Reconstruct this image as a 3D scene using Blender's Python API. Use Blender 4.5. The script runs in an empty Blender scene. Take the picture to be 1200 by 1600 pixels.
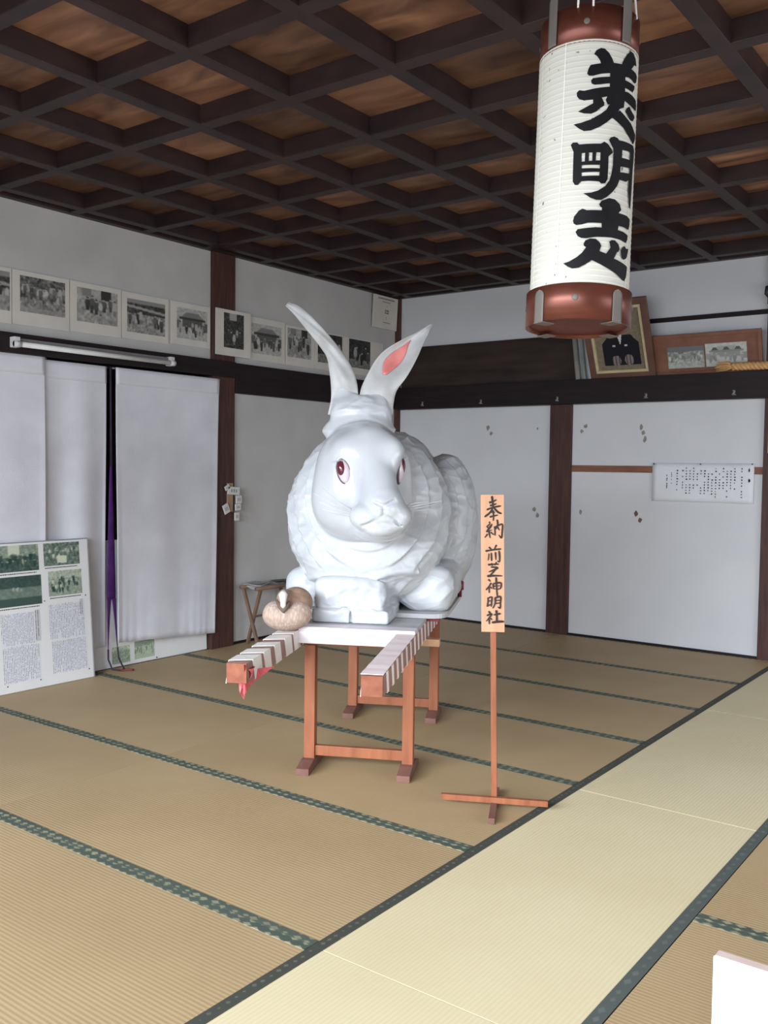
import bpy, bmesh, math, random
import numpy as np
from mathutils import Matrix, Vector

# ------------------------------------------------------------------ camera, world, light
S = bpy.context.scene
COL = S.collection

cam_data = bpy.data.cameras.new('camera')
cam_data.sensor_fit = 'AUTO'
cam_data.sensor_width = 36.0
cam_data.lens = 1453.8355 * 36.0 / 1600.0
cam_data.clip_start = 0.05
cam = bpy.data.objects.new('camera', cam_data)
COL.objects.link(cam)
RX = Vector((0.80131166, 0.59810918, 0.01284653))
RD = Vector((0.03934708, -0.03126349, -0.9987364))
RF = Vector((-0.59695178, 0.8008046, -0.04858565))
m = Matrix.Identity(4)
for i in range(3):
    m[i][0] = RX[i]; m[i][1] = -RD[i]; m[i][2] = -RF[i]
m[0][3], m[1][3], m[2][3] = 5.39272, -7.42117, 1.43998
cam.matrix_world = m
S.camera = cam

S.view_settings.view_transform = 'Standard'
S.view_settings.look = 'None'
S.view_settings.gamma = 1.0
S.view_settings.use_curve_mapping = False
S.view_settings.exposure = 0.06

world = bpy.data.worlds.new('daylight')
S.world = world
world.use_nodes = True
bg = world.node_tree.nodes['Background']
bg.inputs['Color'].default_value = (0.80, 0.88, 1.0, 1)
bg.inputs['Strength'].default_value = 1.0

def area(name, loc, rot, sx, sy, power, color):
    l = bpy.data.lights.new(name, 'AREA')
    l.shape = 'RECTANGLE'; l.size = sx; l.size_y = sy
    l.energy = power; l.color = color
    o = bpy.data.objects.new(name, l); COL.objects.link(o)
    o.location = loc; o.rotation_euler = rot
    return o

# daylight coming in through the open front of the hall (behind the camera)
area('front_daylight', (4.0, -8.55, 1.4), (math.radians(84), 0, 0), 5.0, 1.9, 100, (0.88, 0.94, 1.0))
area('open_sky', (3.2, -14.5, 3.9), (math.radians(75), 0, math.radians(3.3)), 10.0, 3.2, 2450, (0.85, 0.925, 1.0))
area('side_fill', (8.05, -3.7, 1.6), (math.radians(70), 0, math.radians(90)), 4.4, 1.5, 85, (0.93, 0.965, 1.0))  # fill light added on the unseen right to brighten back wall and aisle

# ------------------------------------------------------------------ helpers
def lin(c):
    return tuple((x / 255 / 12.92) if x / 255 <= 0.04045 else ((x / 255 + 0.055) / 1.055) ** 2.4 for x in c)

def rgba(c):
    return lin(c) + (1.0,)

def new_mat(name, rough=0.6, spec=0.5, metallic=0.0):
    mt = bpy.data.materials.new(name); mt.use_nodes = True
    b = mt.node_tree.nodes['Principled BSDF']
    b.inputs['Roughness'].default_value = rough
    b.inputs['Specular IOR Level'].default_value = spec
    b.inputs['Metallic'].default_value = metallic
    return mt, mt.node_tree.nodes, mt.node_tree.links, b

def noisy(name, c1, c2, scale=5.0, stretch=(1, 1, 1), rough=0.6, spec=0.4, bump=0.0, bump_scale=None,
          detail=4.0, lo=0.3, hi=0.7, metallic=0.0, ridged=False):
    mt, N, L, b = new_mat(name, rough, spec, metallic)
    tc = N.new('ShaderNodeTexCoord'); mp = N.new('ShaderNodeMapping'); mp.inputs['Scale'].default_value = stretch
    L.new(tc.outputs['Object'], mp.inputs['Vector'])
    nz = N.new('ShaderNodeTexNoise'); nz.inputs['Scale'].default_value = scale; nz.inputs['Detail'].default_value = detail
    L.new(mp.outputs[0], nz.inputs['Vector'])
    cr = N.new('ShaderNodeValToRGB')
    cr.color_ramp.elements[0].position = lo; cr.color_ramp.elements[0].color = rgba(c1)
    cr.color_ramp.elements[1].position = hi; cr.color_ramp.elements[1].color = rgba(c2)
    L.new(nz.outputs['Fac'], cr.inputs['Fac'])
    L.new(cr.outputs['Color'], b.inputs['Base Color'])
    if bump:
        n2 = N.new('ShaderNodeTexNoise'); n2.inputs['Scale'].default_value = bump_scale or scale * 4
        n2.inputs['Detail'].default_value = 4
        if ridged: n2.noise_type = 'RIDGED_MULTIFRACTAL'; n2.inputs['Distortion'].default_value = 0.6
        L.new(mp.outputs[0], n2.inputs['Vector'])
        bp = N.new('ShaderNodeBump'); bp.inputs['Strength'].default_value = bump; bp.inputs['Distance'].default_value = 0.01
        L.new(n2.outputs['Fac'], bp.inputs['Height']); L.new(bp.outputs['Normal'], b.inputs['Normal'])
    return mt

def plain(name, c, rough=0.6, spec=0.4, metallic=0.0):
    d = tuple(max(0, v - 8) for v in c); e = tuple(min(255, v + 6) for v in c)
    return noisy(name, d, e, scale=9, rough=rough, spec=spec, metallic=metallic)

class MB:
    """collects boxes, tubes, sheets into one bmesh"""
    def __init__(self):
        self.bm = bmesh.new()
    def box(self, lo, hi, bevel=0.0, mat=None):
        lo = Vector(lo); hi = Vector(hi)
        c = (lo + hi) / 2; d = hi - lo
        M = Matrix.Translation(c) @ Matrix.Diagonal((d.x, d.y, d.z, 1))
        if mat is not None: M = mat @ M
        tmp = bmesh.new()
        bmesh.ops.create_cube(tmp, size=1.0, matrix=M)
        if bevel:
            bmesh.ops.bevel(tmp, geom=tmp.edges[:], offset=bevel, segments=2, profile=0.6, affect='EDGES')
        self.merge(tmp)
        return self
    def merge(self, tmp):
        me = bpy.data.meshes.new('tmp'); tmp.to_mesh(me); tmp.free()
        self.bm.from_mesh(me); bpy.data.meshes.remove(me)
    def beam(self, a, b, w, h, bevel=0.0, up=(0, 0, 1)):
        a = Vector(a); b = Vector(b); d = b - a; ln = d.length; z = d.normalized()
        u = Vector(up); x = z.cross(u)
        if x.length < 1e-5: x = z.cross(Vector((0, 1, 0)))
        x.normalize(); y = x.cross(z)
        M = Matrix((x, y, z)).transposed().to_4x4(); M.translation = (a + b) / 2
        return self.box((-w / 2, -h / 2, -ln / 2), (w / 2, h / 2, ln / 2), bevel, M)
    def tube(self, pts, radii, seg=10, cap=True):
        pts = [Vector(p) for p in pts]
        if not hasattr(radii, '__len__'): radii = [radii] * len(pts)
        rings = []; n = len(pts); ref = None
        for i, p in enumerate(pts):
            t = (pts[min(i + 1, n - 1)] - pts[max(i - 1, 0)]).normalized()
            if ref is None:
                ref = t.cross(Vector((0, 0, 1)))
                if ref.length < 1e-3: ref = t.cross(Vector((0, 1, 0)))
            ref = (ref - t * ref.dot(t)).normalized(); b2 = t.cross(ref)
            rings.append([self.bm.verts.new(p + (ref * math.cos(2 * math.pi * k / seg) + b2 * math.sin(2 * math.pi * k / seg)) * radii[i]) for k in range(seg)])
        for i in range(n - 1):
            for k in range(seg):
                self.bm.faces.new((rings[i][k], rings[i][(k + 1) % seg], rings[i + 1][(k + 1) % seg], rings[i + 1][k]))
        if cap:
            self.bm.faces.new(rings[0][::-1]); self.bm.faces.new(rings[-1])
        return self
    def lathe(self, prof, seg=48, closed=False):
        rings = [[self.bm.verts.new((r * math.sin(2 * math.pi * k / seg), -r * math.cos(2 * math.pi * k / seg), z)) for k in range(seg)] for r, z in prof]
        n = len(prof)
        for i in range(n if closed else n - 1):
            a = rings[i]; b = rings[(i + 1) % n]
            for k in range(seg):
                self.bm.faces.new((a[k], a[(k + 1) % seg], b[(k + 1) % seg], b[k]))
        return self
    def prism(self, poly, z0, z1, mat=None):
        """polygon (x, y) extruded z0..z1, placed by mat"""
        M = mat or Matrix.Identity(4)
        lo = [self.bm.verts.new(M @ Vector((x, y, z0))) for x, y in poly]
        hi = [self.bm.verts.new(M @ Vector((x, y, z1))) for x, y in poly]
        self.bm.faces.new(lo[::-1]); self.bm.faces.new(hi)
        n = len(poly)
        for i in range(n):
            self.bm.faces.new((lo[i], lo[(i + 1) % n], hi[(i + 1) % n], hi[i]))
        return self
    def sheet(self, fn, nu, nv):
        g = [[self.bm.verts.new(fn(i / nu, j / nv)) for i in range(nu + 1)] for j in range(nv + 1)]
        for j in range(nv):
            for i in range(nu):
                self.bm.faces.new((g[j][i], g[j][i + 1], g[j + 1][i + 1], g[j + 1][i]))
        return self
    def build(self, name, mat, parent=None, smooth=False, solid=0.0, loc=None):
        bmesh.ops.recalc_face_normals(self.bm, faces=self.bm.faces[:]) if not solid else None
        if solid:
            self.bm.normal_update()
            bmesh.ops.solidify(self.bm, geom=self.bm.faces[:], thickness=solid)
            bmesh.ops.recalc_face_normals(self.bm, faces=self.bm.faces[:])
        me = bpy.data.meshes.new(name); self.bm.to_mesh(me); self.bm.free()
        me.materials.append(mat)
        if smooth:
            me.polygons.foreach_set('use_smooth', [True] * len(me.polygons))
        o = bpy.data.objects.new(name, me); COL.objects.link(o)
        if parent is not None: o.parent = parent
        if loc is not None: o.location = loc
        return o

def tag(o, label=None, cat=None, group=None, kind=None):
    if label: o['label'] = label
    if cat: o['category'] = cat
    if group: o['group'] = group
    if kind: o['kind'] = kind
    return o

def thing(name, label, cat, loc=(0, 0, 0), rotz=0.0, group=None, matrix=None):
    o = bpy.data.objects.new(name, None); COL.objects.link(o)
    o.empty_display_size = 0.1
    if matrix is not None: o.matrix_world = matrix
    else:
        o.location = loc; o.rotation_euler = (0, 0, rotz)
    return tag(o, label, cat, group)

def struct(o):
    o['kind'] = 'structure'; return o

def copy_tree(o, parent=None):
    c = o.copy(); COL.objects.link(c)
    if parent is not None:
        c.parent = parent
    for ch in [x for x in bpy.data.objects if x.parent == o]:
        copy_tree(ch, c)
    return c

def snoise(p, seed, n=14, f0=1.0, f1=3.0):
    r = np.random.RandomState(seed); out = np.zeros(p.shape[:-1])
    for i in range(n):
        d = r.normal(size=p.shape[-1]); d /= np.linalg.norm(d)
        f = f0 * (f1 / f0) ** r.rand()
        out += np.sin((p @ d) * f * 6.283 + r.rand() * 6.283)
    return out / math.sqrt(n)

# ------------------------------------------------------------------ materials
M_wall = noisy('white_plaster', (184, 181, 179), (194, 192, 190), scale=3, rough=0.9, spec=0.1, bump=0.06, bump_scale=60)
M_panel = noisy('white_panel', (211, 212, 216), (218, 219, 222), scale=2, rough=0.75, spec=0.2)
M_post = noisy('dark_stained_post', (58, 36, 34), (86, 56, 49), scale=6, stretch=(6, 6, 0.6), rough=0.55, spec=0.35, bump=0.15, bump_scale=20)
M_beamwood = noisy('dark_beam_wood', (24, 15, 19), (38, 25, 28), scale=6, stretch=(0.6, 0.6, 6), rough=0.6, spec=0.3)
M_board_dark = noisy('aged_dark_board', (44, 34, 32), (66, 53, 48), scale=3, stretch=(0.7, 1, 4), rough=0.7, spec=0.25)
M_batten = noisy('reddish_batten', (118, 76, 58), (140, 94, 72), scale=8, stretch=(0.5, 1, 4), rough=0.6)
M_floor = plain('subfloor_boards', (120, 95, 70), 0.8)
M_coffer_beam = noisy('ceiling_beam_wood', (38, 26, 28), (56, 38, 37), scale=5, stretch=(1, 1, 3), rough=0.5, spec=0.4)

def ceiling_mat():
    mt, N, L, b = new_mat('ceiling_boards', 0.5, 0.35)
    tc = N.new('ShaderNodeTexCoord')
    mp = N.new('ShaderNodeMapping'); mp.inputs['Scale'].default_value = (0.9, 3.2, 1)
    L.new(tc.outputs['Object'], mp.inputs['Vector'])
    nz = N.new('ShaderNodeTexNoise'); nz.inputs['Scale'].default_value = 2.6; nz.inputs['Detail'].default_value = 6
    nz.inputs['Distortion'].default_value = 0.8
    L.new(mp.outputs[0], nz.inputs['Vector'])
    cr = N.new('ShaderNodeValToRGB')
    cr.color_ramp.elements[0].position = 0.28; cr.color_ramp.elements[0].color = rgba((94, 64, 50))
    cr.color_ramp.elements[1].position = 0.75; cr.color_ramp.elements[1].color = rgba((172, 126, 96))
    L.new(nz.outputs['Fac'], cr.inputs['Fac'])
    # each square of boarding has its own tone
    mp2 = N.new('ShaderNodeMapping'); mp2.inputs['Scale'].default_value = (1 / 0.5800, 1 / 0.5850, 0)
    mp2.inputs['Location'].default_value = (-0.166 / 0.58, 0.18 / 0.585, 0)
    L.new(tc.outputs['Object'], mp2.inputs['Vector'])
    fl = N.new('ShaderNodeVectorMath'); fl.operation = 'FLOOR'; L.new(mp2.outputs[0], fl.inputs[0])
    wn = N.new('ShaderNodeTexWhiteNoise'); wn.noise_dimensions = '3D'; L.new(fl.outputs[0], wn.inputs['Vector'])
    mr = N.new('ShaderNodeMapRange'); mr.inputs['To Min'].default_value = 0.4; mr.inputs['To Max'].default_value = 1.05
    L.new(wn.outputs['Value'], mr.inputs['Value'])
    mx = N.new('ShaderNodeVectorMath'); mx.operation = 'SCALE'
    L.new(cr.outputs['Color'], mx.inputs[0]); L.new(mr.outputs[0], mx.inputs['Scale'])
    L.new(mx.outputs[0], b.inputs['Base Color'])
    return mt
M_ceil = ceiling_mat()

def tatami_mat_material(name, ca, cb, cc, along_y, rib, strength):
    mt, N, L, b = new_mat(name, 0.55, 0.3)
    tc = N.new('ShaderNodeTexCoord')
    nz = N.new('ShaderNodeTexNoise'); nz.inputs['Scale'].default_value = 1.3; nz.inputs['Detail'].default_value = 5
    L.new(tc.outputs['Object'], nz.inputs['Vector'])
    cr = N.new('ShaderNodeValToRGB')
    cr.color_ramp.elements[0].position = 0.3; cr.color_ramp.elements[0].color = rgba(ca)
    cr.color_ramp.elements[1].position = 0.7; cr.color_ramp.elements[1].color = rgba(cb)
    L.new(nz.outputs['Fac'], cr.inputs['Fac'])
    wv = N.new('ShaderNodeTexWave'); wv.wave_type = 'BANDS'; wv.bands_direction = 'X' if along_y else 'Y'
    wv.inputs['Scale'].default_value = 0.314 / rib; wv.inputs['Distortion'].default_value = 0.25; wv.inputs['Detail'].default_value = 1
    L.new(tc.outputs['Object'], wv.inputs['Vector'])
    mp = N.new('ShaderNodeMapping'); mp.inputs['Scale'].default_value = (4, 120, 1) if not along_y else (120, 4, 1)
    L.new(tc.outputs['Object'], mp.inputs['Vector'])
    n2 = N.new('ShaderNodeTexNoise'); n2.inputs['Scale'].default_value = 2.0; n2.inputs['Detail'].default_value = 2
    L.new(mp.outputs[0], n2.inputs['Vector'])
    mx = N.new('ShaderNodeMix'); mx.data_type = 'RGBA'; mx.blend_type = 'MIX'
    mm = N.new('ShaderNodeMath'); mm.operation = 'MULTIPLY'; L.new(wv.outputs['Fac'], mm.inputs[0]); mm.inputs[1].default_value = strength
    ma = N.new('ShaderNodeMath'); ma.operation = 'MULTIPLY_ADD'; L.new(n2.outputs['Fac'], ma.inputs[0]); ma.inputs[1].default_value = 0.25
    L.new(mm.outputs[0], ma.inputs[2])
    L.new(ma.outputs[0], mx.inputs['Factor']); L.new(cr.outputs['Color'], mx.inputs['A']); mx.inputs['B'].default_value = rgba(cc)
    L.new(mx.outputs['Result'], b.inputs['Base Color'])
    bp = N.new('ShaderNodeBump'); bp.inputs['Strength'].default_value = 0.22; bp.inputs['Distance'].default_value = 0.002
    bp.invert = True
    L.new(wv.outputs['Fac'], bp.inputs['Height']); L.new(bp.outputs['Normal'], b.inputs['Normal'])
    return mt
M_tatami = tatami_mat_material('tan_rush_weave', (176, 151, 114), (189, 165, 127), (144, 120, 88), False, 0.0155, 0.24)
M_tatami_pale = tatami_mat_material('pale_rush_weave', (217, 203, 166), (226, 213, 179), (202, 186, 146), True, 0.0145, 0.25)

def border_mat(name, c1, c2, c3, sx, sy, fill):
    """woven cloth border with a small lozenge pattern (object space)"""
    mt, N, L, b = new_mat(name, 0.8, 0.2)
    tc = N.new('ShaderNodeTexCoord'); mp = N.new('ShaderNodeMapping'); mp.inputs['Scale'].default_value = (sx, sy, 1)
    L.new(tc.outputs['Object'], mp.inputs['Vector'])
    ck = N.new('ShaderNodeTexVoronoi'); ck.distance = 'MANHATTAN'; ck.inputs['Randomness'].default_value = 0.25; ck.inputs['Scale'].default_value = 1.0
    L.new(mp.outputs[0], ck.inputs['Vector'])
    cr = N.new('ShaderNodeValToRGB'); cr.color_ramp.interpolation = 'EASE'
    e = cr.color_ramp.elements; e[0].position = fill - 0.1; e[0].color = rgba(c3); e[1].position = fill + 0.1; e[1].color = rgba(c1)
    L.new(ck.outputs['Distance'], cr.inputs['Fac'])
    nz = N.new('ShaderNodeTexNoise'); nz.inputs['Scale'].default_value = 2
    L.new(tc.outputs['Object'], nz.inputs['Vector'])
    mx = N.new('ShaderNodeMix'); mx.data_type = 'RGBA'; L.new(nz.outputs['Fac'], mx.inputs['Factor'])
    L.new(cr.outputs['Color'], mx.inputs['A']); mx.inputs['B'].default_value = rgba(c2)
    L.new(mx.outputs['Result'], b.inputs['Base Color'])
    return mt
M_heri = border_mat('green_patterned_border', (70, 80, 74), (88, 96, 86), (176, 170, 140), 22, 36, 0.42)
M_heri_grey = border_mat('grey_green_border', (86, 92, 89), (82, 88, 85), (114, 120, 114), 30, 18, 0.34)
M_heri_dark = border_mat('dark_border', (70, 72, 66), (72, 74, 68), (120, 118, 100), 34, 30, 0.28)

M_rabbit = noisy('white_papier_mache', (188, 192, 197), (203, 206, 210), scale=6, rough=0.34, spec=0.45, bump=0.7, bump_scale=9, ridged=True)
M_rabbit_smooth = noisy('smooth_white_lacquer', (188, 192, 197), (200, 203, 207), scale=4, rough=0.22, spec=0.55, bump=0.03, bump_scale=8)
M_ear = noisy('ear_paper', (178, 177, 176), (202, 203, 204), scale=9, rough=0.5, spec=0.4, bump=0.5, bump_scale=9, ridged=True)
M_ear_pink = noisy('pink_ear_lining', (214, 120, 118), (232, 146, 140), scale=12, rough=0.35, spec=0.5, bump=0.3, bump_scale=40)
M_eye = noisy('eye_pink_white', (204, 184, 194), (220, 204, 212), scale=20, rough=0.12, spec=0.6)
M_iris = noisy('dark_red_iris', (84, 32, 44), (106, 46, 57), scale=18, rough=0.12, spec=0.6)
M_eyerim = plain('eye_outline', (92, 74, 88), 0.4)
M_whisker = plain('whisker_wire', (206, 208, 210), 0.35)
M_trestle = noisy('orange_stained_wood', (134, 77, 50), (158, 97, 66), scale=7, stretch=(5, 5, 0.6), rough=0.5, spec=0.35)
M_trestle_foot = noisy('brown_foot_wood', (104, 70, 62), (128, 90, 80), scale=7, rough=0.6)
M_pale_wood = noisy('pale_wood', (206, 160, 122), (222, 180, 142), scale=6, stretch=(4, 4, 0.7), rough=0.55)
M_sign_board = noisy('sign_board_wood', (186, 138, 108), (201, 155, 124), scale=4, stretch=(6, 6, 0.5), rough=0.6, spec=0.25)
M_ink = plain('black_ink', (20, 19, 22), 0.6, 0.2)
M_ink_sign = plain('sign_ink', (52, 44, 42), 0.7, 0.2)
M_pole = noisy('mauve_brown_pole', (142, 110, 104), (162, 128, 120), scale=10, rough=0.6)
M_endgrain = noisy('orange_end_grain', (124, 68, 50), (152, 92, 68), scale=25, rough=0.7)
M_cloth_white = noisy('white_wrapping_cloth', (222, 216, 212), (234, 230, 226), scale=14, rough=0.85, spec=0.1, bump=0.2, bump_scale=60)
M_cloth_pink = noisy('pale_pink_wrap', (238, 220, 220), (247, 233, 233), scale=14, rough=0.85, spec=0.1)
M_red_cloth = noisy('red_cloth', (196, 72, 84), (222, 120, 122), scale=30, rough=0.85)
M_deck_white = noisy('white_painted_plank', (214, 206, 214), (230, 222, 228), scale=6, rough=0.5)
M_deck_grey = noisy('grey_plank', (164, 164, 166), (196, 195, 196), scale=7, rough=0.7)
M_red_wood = plain('dark_red_wood', (118, 44, 50), 0.5)
M_paper = noisy('lantern_paper', (236, 233, 222), (244, 242, 233), scale=12, rough=0.7, spec=0.2)
M_ring = noisy('copper_brown_ring', (96, 52, 42), (120, 68, 54), scale=5, stretch=(1, 1, 6), rough=0.34, spec=0.5, metallic=0.55)
M_ring_in = plain('dark_red_inside', (92, 40, 38), 0.5)
M_strip = noisy('dull_metal_strip', (98, 92, 86), (112, 106, 100), scale=10, rough=0.5, spec=0.4)
M_cord = plain('white_cord', (226, 222, 214), 0.8)
M_curtain = noisy('white_curtain_cloth', (214, 214, 222), (226, 226, 233), scale=5, rough=0.9, spec=0.08, bump=0.08, bump_scale=90)
M_purple = noisy('purple_cloth', (68, 36, 90), (88, 50, 112), scale=10, rough=0.9, spec=0.08)
M_tube = plain('fluorescent_glass', (226, 226, 222), 0.3)
M_fixture = plain('grey_fixture', (120, 116, 116), 0.5)
M_mount = noisy('cream_photo_mount', (204, 198, 190), (214, 208, 200), scale=6, rough=0.8, spec=0.1)
M_board_white = noisy('white_display_board', (226, 226, 226), (234, 234, 233), scale=3, rough=0.6, spec=0.2)
M_board_edge = plain('grey_board_edge', (150, 148, 152), 0.5)
M_black_pin = plain('dark_pin', (40, 40, 46), 0.5)
M_bird = None
M_frame_dark = noisy('dark_frame_wood', (92, 64, 54), (112, 80, 68), scale=8, rough=0.45)
M_frame_brown = noisy('brown_frame_wood', (118, 76, 60), (138, 94, 76), scale=8, rough=0.45)
M_gold = noisy('dull_gold_moulding', (190, 176, 138), (206, 192, 152), scale=20, rough=0.45, spec=0.5)
M_rope = noisy('straw_rope', (196, 150, 98), (216, 172, 118), scale=30, rough=0.8)
M_roll = noisy('grey_paper_roll', (128, 126, 120), (150, 148, 142), scale=8, rough=0.7)
M_roll_green = noisy('greenish_paper_roll', (132, 142, 138), (148, 158, 154), scale=8, rough=0.7)
M_notice = noisy('white_notice_paper', (222, 223, 228), (230, 231, 236), scale=4, rough=0.8, spec=0.1)
M_scrap = noisy('grey_tape_scrap', (128, 124, 116), (158, 152, 140), scale=20, rough=0.7)
M_hook = plain('pale_metal_hook', (150, 142, 140), 0.4)
M_stool = noisy('stool_wood', (112, 88, 72), (134, 106, 88), scale=8, rough=0.6)
M_stool_cloth = plain('stool_canvas', (176, 172, 166), 0.9)
M_slip = noisy('white_paper_slip', (206, 204, 204), (216, 214, 214), scale=15, rough=0.8)
M_tag_wood = noisy('tan_tag_strip', (150, 124, 98), (168, 140, 112), scale=12, rough=0.7)
M_fg_white = plain('white_panel_face', (246, 246, 246), 0.5)
M_fg_edge = noisy('pinkish_wood_edge', (206, 184, 176), (222, 202, 194), scale=10, rough=0.6)

# ------------------------------------------------------------------ painted pictures (per-corner colour, no files)
def picture_mat():
    mt, N, L, b = new_mat('printed_picture', 0.45, 0.3)
    a = N.new('ShaderNodeVertexColor'); a.layer_name = 'print'
    L.new(a.outputs['Color'], b.inputs['Base Color'])
    return mt
M_print = picture_mat()

def picture(name, img, origin, ux, uy, parent):
    """img[row, col, 3] sRGB 0..1, row 0 at top; origin = top-left corner, ux right edge vector, uy down edge vector"""
    ny, nx = img.shape[:2]
    origin = np.array(origin, float); ux = np.array(ux, float); uy = np.array(uy, float)
    I, J = np.meshgrid(np.arange(nx + 1) / nx, np.arange(ny + 1) / ny)
    V = origin + I[..., None] * ux + J[..., None] * uy
    idx = np.arange((nx + 1) * (ny + 1)).reshape(ny + 1, nx + 1)
    F = np.stack([idx[:-1, :-1], idx[1:, :-1], idx[1:, 1:], idx[:-1, 1:]], -1).reshape(-1, 4)
    me = bpy.data.meshes.new(name)
    me.from_pydata(V.reshape(-1, 3).tolist(), [], F.tolist())
    ca = me.color_attributes.new('print', 'FLOAT_COLOR', 'CORNER')
    c = np.clip(img.reshape(-1, 3), 0, 1)
    c = np.where(c <= 0.04045, c / 12.92, ((c + 0.055) / 1.055) ** 2.4)
    c = np.concatenate([c, np.ones((len(c), 1))], 1)
    ca.data.foreach_set('color', np.repeat(c, 4, axis=0).astype(np.float32).ravel())
    me.materials.append(M_print)
    o = bpy.data.objects.new(name, me); COL.objects.link(o); o.parent = parent
    return o

def blur(a, n=1):
    for _ in range(n):
        p = np.pad(a, ((1, 1), (1, 1)), mode='edge')
        a = (p[:-2, 1:-1] + p[2:, 1:-1] + p[1:-1, :-2] + p[1:-1, 2:] + 2 * p[1:-1, 1:-1]) / 6
    return a

def people(g, rs, n, y0, y1, x0, x1, dark=(0.12, 0.4), skin=0.75, size=0.10, pale=0.3):
    ny, nx = g.shape
    Y, X = np.mgrid[0:ny, 0:nx]; X = X / nx; Y = Y / ny; ar = ny / nx
    for k in range(n):
        x = rs.uniform(x0, x1); y = rs.uniform(y0, y1); s = size * rs.uniform(0.75, 1.2)
        tone = rs.uniform(*dark) if rs.rand() > pale else rs.uniform(0.65, 0.85)
        body = (((X - x) / (s * 0.42 * ar * 1.3)) ** 2 + ((Y - y - s * 1.0) / (s * 1.0)) ** 2) < 1
        g[body] = tone
        leg = (np.abs(X - x) < s * 0.3 * ar) & (Y > y + s * 1.6) & (Y < y + s * 2.5)
        g[leg] = tone * 0.7
        head = (((X - x) / (s * 0.26 * ar * 1.2)) ** 2 + ((Y - y) / (s * 0.28)) ** 2) < 1
        g[head] = skin
        hair = head & (Y < y - s * 0.08)
        g[hair] = 0.15
    return g

def scene_photo(kind, seed, nx=64, ny=48, tint=(1.0, 0.99, 0.96)):
    rs = np.random.RandomState(seed)
    Y, X = np.mgrid[0:ny, 0:nx]; X = X / nx; Y = Y / ny
    base = blur(rs.rand(ny, nx), 3)
    base = (base - base.mean()) / (base.std() + 1e-6)
    if kind == 'crowd':
        g = np.where(Y < 0.58, 0.40, 0.58) + 0.10 * base
        g = people(g, rs, 26, 0.18, 0.45, 0.02, 0.98, dark=(0.22, 0.5), size=0.11, pale=0.45)
        g[(Y > 0.85)] = 0.62 + 0.04 * base[(Y > 0.85)]
    elif kind == 'figures':
        g = np.where(Y < 0.35, 0.72, 0.66) + 0.06 * base
        g[(Y < 0.22) & (X > 0.12) & (X < 0.34)] = 0.55
        g[(Y < 0.28) & (X > 0.58) & (X < 0.82)] = 0.18
        g = people(g, rs, 13, 0.22, 0.45, 0.03, 0.95, dark=(0.15, 0.5), size=0.15, pale=0.35)
    elif kind == 'court':
        g = np.where(Y < 0.42, 0.25, 0.62) + 0.08 * base
        g[(Y < 0.12)] = 0.6
        g[(np.abs(Y - 0.2 - 0.12 * X) < 0.04)] = 0.7
        g = people(g, rs, 10, 0.34, 0.5, 0.05, 0.95, dark=(0.15, 0.45), size=0.14, pale=0.3)
    elif kind == 'temple':
        g = np.full((ny, nx), 0.78) + 0.04 * base
        w = 0.20 + 0.22 * np.clip((Y - 0.12) / 0.22, 0, 1)
        g[(Y > 0.12) & (Y < 0.34) & (np.abs(X - 0.5) < w)] = 0.52
        g[(Y > 0.28) & (Y < 0.36) & (np.abs(X - 0.5) < 0.42)] = 0.22
        g[(Y > 0.36) & (Y < 0.60) & (np.abs(X - 0.5) < 0.33)] = 0.36
        g[(Y > 0.40) & (Y < 0.70) & (X > 0.88)] = 0.35
        g[(Y > 0.40) & (Y < 0.66) & (X < 0.12)] = 0.45
        g = people(g, rs, 12, 0.42, 0.55, 0.08, 0.92, dark=(0.2, 0.45), size=0.12, pale=0.35)
    elif kind == 'night':
        g = np.full((ny, nx), 0.16) + 0.06 * base
        g[(Y > 0.7)] = 0.5 + 0.08 * base[(Y > 0.7)]
        g = people(g, rs, 8, 0.2, 0.55, 0.1, 0.9, dark=(0.06, 0.35), size=0.18, pale=0.35)
    elif kind == 'tall':
        g = np.full((ny, nx), 0.22) + 0.08 * base
        g[(Y < 0.2) & (np.abs(X - 0.45) < 0.18)] = 0.72
        g = people(g, rs, 6, 0.45, 0.6, 0.1, 0.9, dark=(0.12, 0.3), size=0.11, pale=0.45)
    else:
        g = 0.5 + 0.2 * base
    g = np.clip(blur(g, 1) * 0.78 + 0.08, 0, 1)
    return g[..., None] * np.array(tint)

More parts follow.
